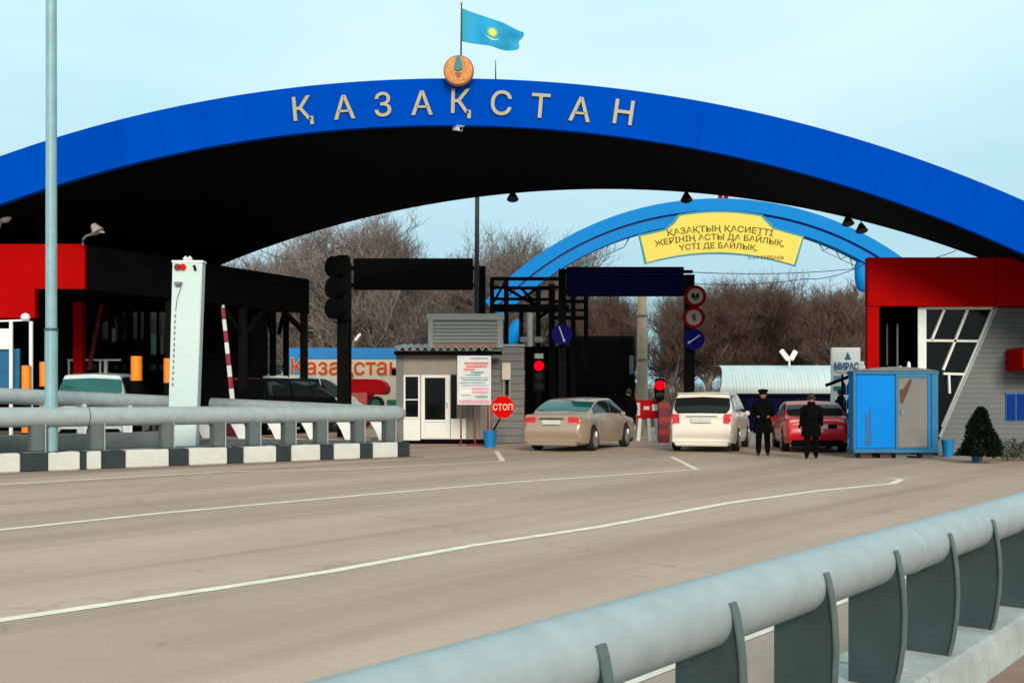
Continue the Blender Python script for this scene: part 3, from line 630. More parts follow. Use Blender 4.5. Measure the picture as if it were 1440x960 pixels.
def arrow(e, q, x0, z0, x1, z1):
    a = Vector((x0,z0)); b = Vector((x1,z1)); d = (b-a).normalized(); n = Vector((-d.y,d.x))
    pts = [a+n*.8,a-n*.8,b-d*4-n*.8,b-d*3.6-n*2.2,b,b-d*3.6+n*2.2,b-d*4+n*.8]
    MB().prism([q(p.x,p.y,.032) for p in pts],(0,-.006,0)).build('arrow', mat('arrow_white',(.42,.45,.6),.5), e)
e, q = road_sign(975.5,477,sy,15,'blue','blue round sign with white arrow down left, under prohibition signs'); arrow(e,q,9,-6,-9,6)
e, q = road_sign(790,470,sy,14.5,'blue','blue round sign with white arrow down right on the left gantry post'); arrow(e,q,-4,-11,4,11)
# small traffic lights
def signal(px, py, Y, w, h0, h1, label, zbase=0.0):
    e = empty('traffic_light', (PX(px,Y),Y,zbase), label, 'traffic light')
    MB().box(PX(px-w,Y),PX(px+w,Y),Y,Y+.2,PZ(h1,Y),PZ(h0,Y)).build('housing', 'black', e, bevel=.03)
    MB().tube((PX(px,Y),Y+.1,zbase),(PX(px,Y),Y+.1,PZ(h1,Y)),.06,n=10).build('post', 'black', e, smooth=40)
    k = Y/F
    MB().disc(P(px,py,Y)+Vector((0,-.005,0)), (0,-1,0), 6.8*k, .04, 24).build('red_lens', 'light_red_on', e, smooth=40)
    for dy in (15,29):
        if py+dy+5 < h1: MB().disc(P(px,py+dy,Y)+Vector((0,-.005,0)), (0,-1,0), 6*k, .03, 20).build('dark_lens', 'glass_dark', e, smooth=40)
    MB().prism([P(px-7,py-5,Y),P(px-5,py-8,Y),P(px,py-9,Y),P(px+5,py-8,Y),P(px+7,py-5,Y),P(px+6,py-4.5,Y),P(px,py-7.8,Y),P(px-6,py-4.5,Y)],(0,-.2,0)).build('visor', 'black', e)
    return e
e = signal(758,514,35.0,9,495,552,'red lit traffic light right of the stop sign')
MB().box(PX(752,35),PX(764,35),34.95,34.99,PZ(504,35),PZ(497,35)).build('timer_panel', mat('timer',(.30,.34,.33),.5), e)
signal(928,541.5,36.0,6.5,532,562,'red lit traffic light above red pillar, beside the white car')

# ------------------------------------------------------------------ steel frame stair tower in front of the pale blue arch's foot
fy = 38.0
o = empty('steel_frame', (PX(745,fy),fy,0), 'black steel frame tower with railings at the foot of pale blue arch', 'steel frame')
for px, y0, y1, w in ((692,392,440,.09),(712,393,600,.10),(733,432,600,.09),(757,405,600,.10),(776,400,600,.13),(806,416,600,.10),(824,416,520,.09)):
    MB().bar((PX(px,fy),fy,max(0,PZ(y1,fy))),P(px,y0,fy),w*1.7).build('upright', 'dark_steel', o)
for a, y0, b, y1, w in ((690,392,792,392,.07),(690,404,776,406,.06),(690,420,776,421,.06),(690,433,800,434,.16),(776,424,826,424,.07),(776,447,826,447,.08),(776,436,826,436,.05),(733,420,757,405,.05),(757,447,776,434,.06),(733,405,792,404,.06),(690,432,712,393,.05),(712,405,757,432,.06),(733,405,757,432,.06)):
    MB().bar(P(a,y0,fy+.05),P(b,y1,fy+.05),w*1.7).build('rail', 'dark_steel', o)
for px,py in ((737,478),(757,478)):
    MB().box(PX(px-6,fy-.2),PX(px+7,fy-.2),fy-.3,fy-.1,PZ(py+4,fy),PZ(py-4,fy)).build('lamp_box', mat('lamp_box',(.36,.34,.33),.6), o, bevel=.03)
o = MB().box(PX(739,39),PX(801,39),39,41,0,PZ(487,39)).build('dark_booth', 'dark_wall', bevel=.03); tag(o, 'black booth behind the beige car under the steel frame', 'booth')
# dark truck trailer
o = empty('truck', (PX(848,43),44,0), 'black covered lorry seen from behind, ahead of the beige car', 'truck')
MB().box(PX(801,43),PX(893,43),43,51,.95,PZ(472,43)).build('cargo_box', 'black', o, bevel=.05)
MB().box(PX(806,43),PX(888,43),42.97,42.998,PZ(552,43),PZ(476,43)).build('rear_door', 'dark_wall', o, bevel=.01)
MB().box(PX(846.6,43),PX(847.4,43),42.95,42.968,PZ(552,43),PZ(476,43)).build('door_seam', 'dark_steel', o)
MB().box(PX(803,43),PX(891,43),43.1,50.8,.6,.948).build('chassis', 'black', o)
for px in (815,835,862,882):
    for y in (44.4,49): MB().tube((PX(px,43)-.12,y,.5),(PX(px,43)+.12,y,.5),.5,n=20).build('wheel', 'tyre', o, smooth=40)
for px in (807,886): MB().box(PX(px-3,43),PX(px+3,43),42.94,42.968,.80,.93).build('tail_light', 'lamp_red', o)
MB().box(PX(885,42.9),PX(891,42.9),42.9,42.94,PZ(526,43),PZ(500,43)).build('side_marker', mat('marker_grey',(.07,.10,.11),.4), o)
# concrete pole
o = empty('utility_pole', (PX(903,41),41,0), 'beige concrete utility pole rising behind the navy gantry sign', 'pole')
MB().lathe([(.24,0),(.17,PZ(400,41)),(.165,5.9)], (PX(903,41),41,0), 14).build('shaft', 'pole_concrete', o, smooth=40)
for z in (2.9,4.6): MB().lathe([(.235,z),(.235,z+.06)], (PX(903,41),41,0), 14).build('band', 'grey_strip', o)
MB().bar((PX(903,41)-.5,41,5.6),(PX(903,41)+.5,41,5.6),.08).build('crossarm', 'grey_strip', o)
# thin dark mast left
o = MB().tube((PX(669,37),37,0),(PX(671.5,37),37,10.2),.10,.07,12).build('mast', 'pole_dark', smooth=40); tag(o, 'tall thin dark mast rising behind the kiosk to the roof edge', 'mast')
# red pillar, barricade
o = empty('barrier_post', (PX(934,35),35,0), 'dark red banded post between beige and white cars', 'post')
MB().box(PX(927,35),PX(942,35),35,35.3,0,PZ(565,35)).build('body', 'crimson', o, bevel=.02)
for y in (566,586,604): MB().box(PX(926.4,35),PX(942.6,35),34.985,35.01,PZ(y+8,35),PZ(y,35)).build('red_band', mat('band_red',(.35,.01,.01),.5), o)
o = empty('barricade', (PX(910,36.5),36.5,0), 'red and white barricade board on white legs behind the beige car', 'barricade')
by = 36.5
MB().box(PX(894,by),PX(928,by),by,by+.08,PZ(588,by),PZ(562,by)).build('board', 'red_bright', o, bevel=.015)
for (x0,x1,y0,y1) in ((895,900,566,584),(917,925,568,577),(905,913,571,576)):
    MB().box(PX(x0,by),PX(x1,by),by-.02,by-.002,PZ(y1,by),PZ(y0,by)).build('white_patch', 'white_paint', o)
MB().box(PX(895,by),PX(927,by),by+.1,by+.14,PZ(601,by),PZ(588,by)).build('lower_board', 'beige_panel', o)
for px, lean in ((900,-3),(912,2),(922,3)):
    MB().bar((PX(px+lean,by),by-.1,0),P(px,588,by-.02),.12,.06).build('leg', 'white_paint', o)

# ------------------------------------------------------------------ pale blue second arch with yellow banner
Y2 = 48.0; K2 = Y2/F
import itertools
C2x, C2y, R2x, R2y = 1012.0, 560.0+165.0, 0, 0
# circle through (700,405), (1012,280.5), (1240,358) in picture units, slightly wider to the left
R2 = 442.0; C2 = (1008.0, 281.0+R2)
def a2(ang, r, dy=0.0): return P(C2[0]+r*math.sin(ang), C2[1]-r*math.cos(ang), Y2)+Vector((0,dy,0))
ar = empty('entrance_arch', (PX(1008,Y2),Y2,0), 'pale blue tubular arch carrying the yellow slogan banner', 'arch')
def band(r0, r1, y0, y1, a0, a1, n=70):
    mb = MB(); vs = []
    for i in range(n+1):
        a = a0+(a1-a0)*i/n
        # gentle widening so the left foot sits lower, as built
        vs += [a2(a,r0,y0), a2(a,r1,y0), a2(a,r1,y1), a2(a,r0,y1)]
    fs = [(4*i+j,4*i+(j+1)%4,4*(i+1)+(j+1)%4,4*(i+1)+j) for i in range(n) for j in range(4)]+[(3,2,1,0),(4*n,4*n+1,4*n+2,4*n+3)]
    mb.add(vs, fs); return mb
AL, AR_ = -.83, .69
band(R2-17, R2, -.35, .35, AL, AR_).build('outer_band', 'sky_blue', ar, smooth=40)
band(R2-20, R2-17.2, -.16, .16, AL, AR_).build('gap_band', 'sky_blue_shade', ar, smooth=40)  # deeper blue paints the shade in the gap between the bands
band(R2-34, R2-20.2, -.30, .30, AL, AR_).build('inner_band', 'sky_blue', ar, smooth=40)
# feet
for px,py in ((722,470),(1211,386)):
    c_ = P(px,py,Y2); mbx = MB().lathe([(.05,-.80),(.24,-.62),(.30,-.2),(.26,.4),(.1,.7)], (0,0,0), 16); rt = Matrix.Rotation(R(18 if px<900 else -6),4,'Y'); mbx.v = [rt @ v + c_ for v in mbx.v]
    mbx.build('foot', 'sky_blue', ar, smooth=50)
for px,y0 in ((722,480),(745,432),(1224,400)): MB().tube((PX(px,Y2),Y2,0),P(px,y0,Y2),.14,n=12).build('support', 'grey_strip', ar, smooth=40)
# lattice ties beneath the arch
def ties(seq, w=.05, m='teal_rim'):
    for a, b in zip(seq[:-1], seq[1:]): MB().bar(P(*a,Y2+.1),P(*b,Y2+.1),w).build('tie', m, ar)
ties([(822,373),(878,347),(886,332)]); ties([(825,356),(822,373)],.035); ties([(855,343),(852,359)],.035); ties([(822,373),(795,388)])
ties([(1148,337),(1158,352),(1172,346),(1182,365),(1194,358),(1200,378),(1212,372)],.04,'louvre'); ties([(1156,352),(1216,380)],.04,'louvre')
for px in (1013,1021): MB().box(PX(px-2.6,Y2),PX(px+2.6,Y2),Y2-.1,Y2+.1,PZ(284,Y2),PZ(268,Y2)).build('clamp', 'sign_red', ar)
# banner
bn = empty('slogan_banner', P(1012,365,Y2-.5), 'yellow curved slogan banner with teal rim on the pale arch', 'banner')
def arcpts(p0, p1, sag, n=14):
    out = []
    for i in range(n+1):
        t = i/n; out.append((p0[0]+(p1[0]-p0[0])*t, p0[1]+(p1[1]-p0[1])*t - sag*4*t*(1-t)))
    return out
outer = [(898,330),(934,322),(946,312),(953,302)] + arcpts((956,301),(1072,302),5) + [(1078,308),(1090,320)] + [(1131,332),(1119,375)] + arcpts((1117,374),(908,371),15.5) + [(907,372)]
cx_, cy_ = 1013, 338
inner = []
for (x, y) in outer:
    dx, dy = cx_-x, cy_-y; inner.append((x+ (2.6 if dx>0 else -2.6)*min(1,abs(dx)/30), y+(2.4 if dy>0 else -2.4)*min(1,abs(dy)/8)))
yb2 = Y2-.60
MB().prism([P(x,y,yb2) for x,y in outer],(0,.12,0)).build('rim', 'teal_rim', bn)
MB().prism([P(x,y,yb2-.012) for x,y in inner],(0,.012,0)).build('sheet', 'yellow', bn)
kx = yb2/F
def banner_text(txt, px, py, hpx, wpx, bend=420.0):
    vs, fs = text_mesh(txt, 1.0, .01, .016)
    w = max(v.x for v in vs)-min(v.x for v in vs); cxx = (max(v.x for v in vs)+min(v.x for v in vs))/2
    sc = hpx/.73; sx = wpx/w; mb = MB(); out = []
    for v in vs:
        x = (v.x-cxx)*sx; y = v.y*sc; a = x/bend; r_ = bend+y
        out.append(P(px+r_*math.sin(a), py-(r_*math.cos(a)-bend), yb2-.022-(v.z if v.z<0 else 0)*.4))
    words = []; far = -1e9                                              # one part for each word
    for f in sorted(fs, key=lambda f: min(vs[i].x for i in f)):
        if min(vs[i].x for i in f) > far+.17: words.append([])
        words[-1].append(f); far = max(far, max(vs[i].x for i in f))
    for wf_ in words:
        ids = sorted({i for f in wf_ for i in f}); ix = {k: j for j, k in enumerate(ids)}
        MB().add([out[i] for i in ids], [[ix[i] for i in f] for f in wf_]).build('lettering', 'sign_text', bn)
banner_text('ҚАЗАҚТЫҢ ҚАСИЕТТІ', 1013, 325.5, 8.6, 148)
banner_text('ЖЕРІНІҢ АСТЫ ДА БАЙЛЫҚ,', 1012, 337, 8.2, 182)
banner_text('ҮСТІ ДЕ БАЙЛЫҚ.', 1010, 349, 8.0, 110)
banner_text('Н.НАЗАРБАЕВ', 1077, 364, 4.6, 50, 300)
# cables
def cable(pts, label, r=.018):
    vs = []
    for a, b in zip(pts[:-1], pts[1:]):
        n = 10
        for i in range(n): t = i/n; p = Vector(a).lerp(Vector(b), t); p.z -= .25*4*t*(1-t); vs.append(p)
    vs.append(Vector(pts[-1])); o = MB().path(vs, r, 5).build('cable', 'pole_dark'); tag(o, label, 'cable')
cable([P(905,378,41), P(1216,376,52)], 'thin overhead cable sagging just below the yellow banner')
cable([P(905,392,41), P(1130,392,50), P(1225,366,46)], 'overhead cable rising toward the red building, lower of two')
cable([P(366,352,50), P(440,362,58)], 'thin cable in the sky gap above the dark canopy')
cable([P(1230,367,44), P(1345,352,44)], 'thin cable above the red building roof')

# ------------------------------------------------------------------ kiosk
ky = 34.0
kx0, kx1 = 557, 690
kk = empty('kiosk', (PX(620,ky),ky+1,0), 'small roadside kiosk with white door and corrugated roof edge', 'kiosk')
def kbox(name, a, b, y0, y1, m, d0=0.0, d1=.08, bev=.0, par=None):
    return MB().box(PX(a,ky),PX(b,ky),ky+d0,ky+d1,max(0,PZ(y1,ky)),PZ(y0,ky)).build(name, m, par or kk, bevel=bev)
MB().box(PX(558,ky),PX(688,ky),ky+.12,ky+2.6,.0,PZ(499,ky)).build('wall', 'beige_panel', kk)
kbox('corner_pillar',557,567,499,640,'grey_clad',.0,.15)
kbox('transom_panel',567.2,641.8,499,526.5,'beige_panel',.03,.11)
kbox('window_base',567.2,590.8,589,619,'white_paint',.02,.11,.01)
w = kbox('window',567.2,590.8,526.8,588.8,'white_paint',.05,.11); 
for a_,b_,c_,d_ in ((567.4,570,527,588.5),(588,590.6,527,588.5),(570.1,587.9,527,529.5),(570.1,587.9,586,588.5),(570.1,587.9,561,562.5)): kbox('window_frame',a_,b_,c_,d_,'white_paint',.01,.048,.004,w)
kbox('window_pane',570,588,529.4,586.2,'glass_dark',.03,.045,0,w)
dr = kbox('door',592,633,526.8,617,'white_paint',.04,.11)
for a_,b_,c_,d_ in ((592.2,597.4,527,616.8),(626.2,632.8,527,616.8),(597.5,626.1,527,531),(597.5,626.1,590,593)): kbox('door_frame',a_,b_,c_,d_,'white_paint',.0,.038,.006,dr)
kbox('door_glass',597.4,626.3,530.8,590.2,'glass_dark',.022,.036,0,dr); kbox('door_panel',598,625.6,594,616,'white_paint',.015,.038,.008,dr)
kbox('door_handle',627.6,629.4,566,574,'chrome',-.03,-.002,.004,dr)
kbox('side_window',634,641.6,528,588,'glass_dark',.04,.11)
kbox('side_base',634,655,588.6,617,'white_paint',.04,.11)
kbox('plinth',566,690,618.2,624.5,'dark_wall',.06,.13)
for k, a_ in enumerate(range(642,690,8)): kbox('wall_panel',a_+.3,a_+7.7,500,617.5,'beige_panel',.07,.118)
# corrugated roof edge
mb = MB(); n = 110; vs = []
for i in range(n+1):
    x = PX(555,ky)+(PX(693,ky)-PX(555,ky))*i/n; z = PZ(491.5,ky)+.055*math.sin(i*2*math.pi/8.4)
    vs += [(x,ky-.45,z),(x,ky+2.8,z+.25),(x,ky-.45,z+.03),(x,ky+2.8,z+.28)]
fs = []
for i in range(n):
    b_ = 4*i; fs += [(b_,b_+4,b_+5,b_+1),(b_+2,b_+3,b_+7,b_+6),(b_,b_+2,b_+6,b_+4)]
mb.add(vs, fs).build('corrugated_roof', 'louvre', kk, smooth=60)
MB().box(PX(556,ky),PX(706,ky),ky-.40,ky+.05,PZ(499,ky),PZ(494.5,ky)).build('eave', 'dark_wall', kk)
ob = empty('rooftop_unit', P(655,487,ky+.4), 'grey louvred ventilation unit on the kiosk roof', 'ventilation unit'); yy = ky+.4
def ub(name,a,b,y0,y1,m,d0,d1,bev=.0): return MB().box(PX(a,yy),PX(b,yy),yy+d0,yy+d1,PZ(y1,yy),PZ(y0,yy)).build(name,m,ob,bevel=bev)
ub('casing',603,706,448,489,'grey_clad',.06,1.1); ub('frame',602,609,444,489,'louvre',-.02,.058,.008); ub('frame',699,707,444,489,'louvre',-.02,.058,.008)
ub('lid',600,709,441,450,'louvre',-.05,1.15,.02); ub('sill',609.2,698.8,482.5,489,mat('sill_pink',(.30,.16,.14),.6),-.01,.058)
for k in range(6): MB().prism([P(609.3,452.5+k*5,yy),P(698.7,452.5+k*5,yy),P(698.7,456.6+k*5,yy-.05),P(609.3,456.6+k*5,yy-.05)],(0,.02,.0)).build('louvre_slat','louvre',ob)
# grey clad annex
ax = empty('annex', (PX(716,ky),ky+1.6,0), 'grey clad annex wall between the kiosk and traffic light', 'building'); ya = ky+.5
MB().box(PX(690.5,ya),PX(737,ya),ya+.04,ya+2.6,0,PZ(487,ya)).build('wall','grey_clad',ax)
zc = 0.0; k = 0
while zc < PZ(487,ya)-.1:
    MB().box(PX(690.6,ya),PX(737,ya),ya,ya+.036,zc+.012,zc+.235).build('siding_board','grey_clad',ax,bevel=.006); zc += .24
MB().box(PX(690,ya),PX(738.5,ya),ya-.06,ya+2.7,PZ(487,ya),PZ(487,ya)+.07).build('roof','louvre',ax)
cc = empty('meter_box', P(712,522,ya), 'cream electrical box with hanging pipes above the stop sign', 'electrical box')
MB().box(PX(706,ya),PX(718,ya),ya-.20,ya-.01,PZ(534,ya),PZ(510,ya)).build('box',mat('cream',(.62,.56,.45),.5),cc,bevel=.015)
for px in (708,713,717): MB().tube(P(px,534,ya-.08),P(px,560,ya-.08),.035,n=8).build('pipe','louvre' if px!=713 else 'black',cc,smooth=40)
# information board
iy = 32.6; ib = empty('information_board', (PX(667,iy),iy,0), 'white notice board with coloured print on thin red legs', 'notice board')
MB().box(PX(643,iy),PX(690.5,iy),iy,iy+.05,PZ(569,iy),PZ(500,iy)).build('panel','board_white',ib,bevel=.008)
mat('print_red',(.65,.22,.20),.6); mat('print_teal',(.16,.36,.42),.6); mat('print_grey',(.32,.38,.44),.6); mat('print_pink',(.70,.35,.45),.6); mat('print_green',(.2,.42,.33),.6)
for (a_,b_,y0,y1,m) in ((661,686,502.5,505,'print_grey'),(653,687,509,512.5,'print_red'),(655,685,513.5,517,'print_red'),(652,668,518,521,'print_red'),(662,680,522,525,'print_teal'),(655,676,526,528,'print_teal'),
                        (646,688,530,531.6,'print_grey'),(650,686,533,535,'print_teal'),(647,683,537,539,'print_grey'),(650,688,541,542.4,'print_grey'),(664,688,545,548,'print_pink'),(664,687,549.5,553,'print_pink'),(648,661,548,553,'white_paint'),(650,662,554.5,556.5,'print_grey'),(668,686,556,559.5,'print_green'),(645,689,562,567,'print_pink')):
    MB().box(PX(a_,iy),PX(b_,iy),iy-.006,iy-.001,PZ(y1,iy),PZ(y0,iy)).build('print_block',m,ib)
for px in (648,668,686): MB().bar((PX(px,iy),iy+.08,0),(PX(px,iy),iy+.08,PZ(502,iy)),.05).build('leg','crimson',ib)
MB().bar((PX(668,iy)-.28,iy,.03),(PX(668,iy)+.28,iy,.03),.05).build('foot','crimson',ib)
# stop sign
sy2 = 31.6; c_ = P(707,572,sy2); ss = empty('stop_sign', (PX(690,sy2),sy2,0), 'red octagonal stop sign leaning on a post in a blue bucket', 'stop sign')
ok = [R(22.5+45*k) for k in range(8)]
MB().prism([c_+Vector((math.cos(a)*.365,0,math.sin(a)*.365)) for a in ok],(0,.02,0)).build('rim',mat('stop_rim',(.45,.06,.05),.6),ss)
MB().prism([c_+Vector((math.cos(a)*.335,-.006,math.sin(a)*.335)) for a in ok],(0,.005,0)).build('plate',mat('stop_red',(.60,.002,.002),.6,spec=.03),ss)
text_part('lettering','СТОП',.25,mat('stop_text',(.82,.45,.30),.5),ss,c_+Vector((0,-.016,0)),depth=.012,bold=.006,midv=True,sx=.84)
MB().bar((PX(690,sy2),sy2+.1,.35),c_+Vector((.05,.05,-.1)),.05).build('post','dark_steel',ss)
bk = empty('bucket', (PX(689,sy2),sy2,0), 'blue plastic bucket holding the stop sign post', 'bucket')
MB().lathe([(.15,.0),(.21,.46),(.225,.47),(.225,.50),(.19,.49),(.17,.42)],(PX(689,sy2),sy2,0),22).build('body','pot_blue',bk,smooth=40)
MB().lathe([(.17,.40),(.01,.41)],(PX(689,sy2),sy2,0),22).build('fill','concrete',bk)

# ------------------------------------------------------------------ billboard, red covered cart
wy = 46.0; bb = empty('billboard', (PX(480,wy),wy,0), 'long blue and beige billboard with red Kazakhstan lettering behind the lanes', 'billboard')
MB().box(PX(404,wy),PX(557,wy),wy,wy+.12,.6,PZ(490,wy)).build('panel',mat('bb_beige',(.58,.50,.40),.6,var=.1),bb)
MB().box(PX(403.5,wy),PX(557.3,wy),wy-.02,wy-.002,PZ(505,wy),PZ(489,wy)).build('sky_strip',mat('bb_blue',(.0,.18,.52),.55,var=.1),bb)
MB().box(PX(403.5,wy),PX(432,wy),wy-.02,wy-.002,PZ(535,wy),PZ(505.2,wy)).build('corner_patch',mat('bb_teal',(.0,.22,.38),.55),bb)
vs_, fs_ = text_mesh('Қазақстан',1.0,.02,.0); w_ = max(v.x for v in vs_)-min(v.x for v in vs_); x0_ = min(v.x for v in vs_)
for nm, m, bo, dz in (('letter_outline',mat('bb_yellow',(.70,.50,.08),.6),.03,-.03),('lettering',mat('bb_red',(.50,.01,.015),.55),.006,-.05)):
    v2, f2 = text_mesh('Қазақстан',1.0,.02,bo)
    mb = MB(); mb.add([Vector((PX(410,wy)+(v.x-x0_)/w_*(PX(562,wy)-PX(410,wy)), wy+dz+v.z*.5, PZ(526.5,wy)+v.y*.98)) for v in v2], f2); mb.build(nm,m,bb)
for px in (410,455,500,550): MB().bar((PX(px,wy),wy+.2,0),(PX(px,wy),wy+.2,PZ(492,wy)),.12).build('post','dark_steel',bb)
cy2 = 40.0; ct = empty('covered_cart', (PX(517,cy2),cy2,.35), 'bright red covered cart with dark green wheel beside the kiosk', 'cart')
pts = [(490,600),(490,536),(496,532.5),(530,533),(538,536),(542.5,543),(543,552),(537,555),(518,554),(516,575),(514,600)]
MB().prism([Vector((PX(x,cy2),cy2,max(.36,PZ(y,cy2)))) for x,y in pts],(0,1.6,0)).build('cover',mat('cart_red',(.62,.004,.008),.6,var=.08,spec=.08),ct,bevel=.05)
MB().box(PX(491,cy2),PX(516,cy2),cy2-.03,cy2-.003,.5,PZ(552,cy2)).build('front_panel',mat('cart_salmon',(.62,.12,.09),.55),ct,bevel=.01)
MB().tube((PX(529,cy2),cy2-.1,1.24),(PX(529,cy2),cy2+.12,1.24),.30,n=24).build('wheel','tyre',ct,smooth=40)
MB().tube((PX(529,cy2),cy2-.12,1.24),(PX(529,cy2),cy2-.102,1.24),.16,n=20).build('hub',mat('hub_green',(.0,.14,.09),.5),ct)
MB().box(PX(543,cy2),PX(556,cy2),cy2+.2,cy2+.8,.36,PZ(562,cy2)).build('green_crate',mat('crate_green',(.0,.22,.13),.5),ct,bevel=.02)
# grey street lamp heads against the trees
def street_lamp(px, py, Y, label, dx):
    e = empty('street_lamp', (PX(px+dx,Y),Y,0), label, 'street lamp')
    MB().tube((PX(px+dx,Y),Y,0),P(px+dx,py+4,Y),.06,.04,8).build('pole','bark',e)
    MB().bar(P(px-4,py+5,Y),P(px+4,py-5,Y),.16,.12).build('lamp_head','white_paint',e,bevel=.03)
street_lamp(503,474,52,'small white street lamp against dark trees above the billboard',-6)

# ------------------------------------------------------------------ silver vaulted building, white sign, blue shelf
vy = 47.0; vb = empty('vaulted_building', (PX(1100,vy),vy+3,0), 'navy building with silver curved metal roof behind the cars', 'building')
prof = [(0,553),(.10,538),(.42,525),(.95,516),(1.7,512),(3.0,511)]
xa, xb = 1012, 1236; nS = 46
for i in range(nS):
    f0, f1 = i/nS, (i+1)/nS-.0012
    vs = []
    for dpt, py in prof:
        ins = (553-py)/41*9
        x0 = max(xa+ins, xa+(xb-xa)*f0) if i < 3 else xa+(xb-xa)*f0
        x1 = max(x0+.4, xa+(xb-xa)*f1)
        z = PZ(py,vy); vs += [(PX(x0,vy),vy+dpt,z),(PX(x1,vy),vy+dpt,z)]
    rib = .012
    MB().add(vs+[(v[0],v[1]+.03,v[2]-.03) for v in vs],[(2*j,2*j+1,2*j+3,2*j+2) for j in range(5)]+[(12+2*j,12+2*j+2,12+2*j+3,12+2*j+1) for j in range(5)]+[(2*j,2*j+2,14+2*j,12+2*j) for j in range(5)]+[(2*j+1,13+2*j,15+2*j,2*j+3) for j in range(5)]+[(0,12,13,1)]).build('roof_sheet','silver_roof',vb,smooth=60)
MB().prism([(PX(1014,vy),vy+.1,0),(PX(1236,vy),vy+.1,0),(PX(1236,vy),vy+.1,PZ(551,vy)),(PX(1014,vy),vy+.1,PZ(551,vy))],SK*6).build('wall','navy',vb)
MB().box(PX(1011,vy),PX(1237,vy),vy-.03,vy+.08,PZ(556.5,vy),PZ(553.2,vy)).build('gutter','black',vb)
for px in (1040,1075,1110,1150): MB().box(PX(px-9,vy),PX(px+9,vy),vy+.04,vy+.095,.9,PZ(561,vy)).build('window','glass_dark',vb)
MB().box(PX(1081,vy-1),PX(1087,vy-1),vy-1,vy-.9,0,PZ(568,vy)).build('red_panel','red_bright',vb)
fe = empty('twin_floodlight', P(1110,511,vy+.8), 'pair of white floodlights in a V above the silver roof', 'floodlight')
MB().tube(P(1110,514,vy+.8),P(1110,503,vy+.8),.05,n=8).build('stem','white_paint',fe)
for a_, b_ in (((1109,506),(1098,492)),((1112,506),(1119,493))): MB().bar(P(*a_,vy+.8),P(*b_,vy+.8),.22,.12,up=(0,1,0)).build('lamp_head','white_paint',fe,bevel=.03)
sy3 = 40.0; sg = empty('sign_board', (PX(1190,sy3),sy3,0), 'tall white sign board with teal triangle logo beside the blue cabin', 'sign')
MB().box(PX(1170,sy3),PX(1210,sy3),sy3,sy3+.2,.3,PZ(488.5,sy3)).build('panel','white_paint',sg,bevel=.015)
MB().box(PX(1176,sy3),PX(1214.5,sy3),sy3-.06,sy3-.012,PZ(523,sy3),PZ(508,sy3)).build('name_strip','white_paint',sg)
MB().prism([P(1192,494.5,sy3-.002),P(1197,505.5,sy3-.002),P(1187.5,505.5,sy3-.002)],(0,-.02,0)).build('logo',mat('logo_teal',(.0,.15,.18),.5),sg)
text_part('lettering','МИРАС',.36,mat('logo_text',(.0,.14,.27),.5),sg,P(1190.5,514.8,sy3-.075),depth=.02,bold=.012,midv=True,sx=.70)
for y0,y1,m in ((528,535,'print_teal'),(543,549,'teal_rim')): MB().box(PX(1172,sy3),PX(1186,sy3),sy3-.02,sy3-.002,PZ(y1,sy3),PZ(y0,sy3)).build('print_block',m,sg)
hy = 30.5; sh = empty('bottle_rack', (PX(1192,hy),hy,0), 'dark blue rack of water bottles left of the blue cabin', 'rack')
for px in (1184.5,1200): MB().bar((PX(px,hy),hy,0),(PX(px,hy),hy,PZ(526,hy)),.05).build('upright','navy',sh)
for z in (.3,.72,1.14,1.56): MB().box(PX(1184,hy),PX(1201,hy),hy-.05,hy+.35,z,z+.03).build('shelf','navy',sh)
for z in (.33,.75,1.17,1.59):
    for px in (1188,1195.5): MB().lathe([(.06,0),(.07,.03),(.07,.22),(.03,.29),(.025,.33)],(PX(px,hy),hy+.1,z),12).build('bottle',mat('bottle_blue',(.03,.20,.45),.2),sh,smooth=40)
MB().bar(P(1161,542,hy-.2),P(1200,527,hy-.2),.05,.09).build('arm','black',sh)

# ------------------------------------------------------------------ right checkpoint building
rb = 27.3; BX = empty('checkpoint_building', (PX(1330,rb),rb+2,0), 'red and grey checkpoint building with slanted glazing under the arch', 'building')
def q2(px,py,d=0.0): return P(px,py,rb)+Vector((0,d,0))
def rbox(name,a,b,y0,y1,m,d0,d1,bev=0,par=None):
    mb = MB().box(PX(a,rb),PX(b,rb),rb+d0,rb+d1,max(0,PZ(y1,rb)),PZ(y0,rb))
    for v in mb.v: v.x += max(0, v.y-rb)*SK.x                          # the plan follows the slanting lanes
    return mb.build(name,m,par or BX,bevel=bev)
for a_,b_ in ((1216,1394.6),(1395.4,1700)): rbox('red_fascia',a_,b_,363.5,431.5,'red_panel',-.25,.0,.01)
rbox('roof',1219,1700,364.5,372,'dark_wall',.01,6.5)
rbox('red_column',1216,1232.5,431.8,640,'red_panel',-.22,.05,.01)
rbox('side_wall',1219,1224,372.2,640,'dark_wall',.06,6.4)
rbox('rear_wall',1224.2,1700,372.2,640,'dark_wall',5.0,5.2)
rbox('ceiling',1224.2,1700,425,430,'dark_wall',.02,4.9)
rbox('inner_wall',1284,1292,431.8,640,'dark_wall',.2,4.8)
for px,y0,y1,m in ((1246,440,505,'grey_strip'),(1263,452,512,mat('dim_red',(.05,.02,.02),.6)),(1278,452,520,'grey_strip')): MB().box(PX(px-1.2,rb),PX(px+1.2,rb),rb+.8,rb+.86,PZ(y1,rb),PZ(y0,rb)).build('conduit',m,BX)
MB().lathe([(.02,-.09),(.06,-.04),(.06,.06),(.02,.09)],q2(1278,518,.6),10).build('wall_lamp','white_paint',BX,smooth=50)
rbox('jamb',1289.5,1301.5,432,530,mat('jamb_white',(.72,.78,.74),.5),-.06,.12,.01)
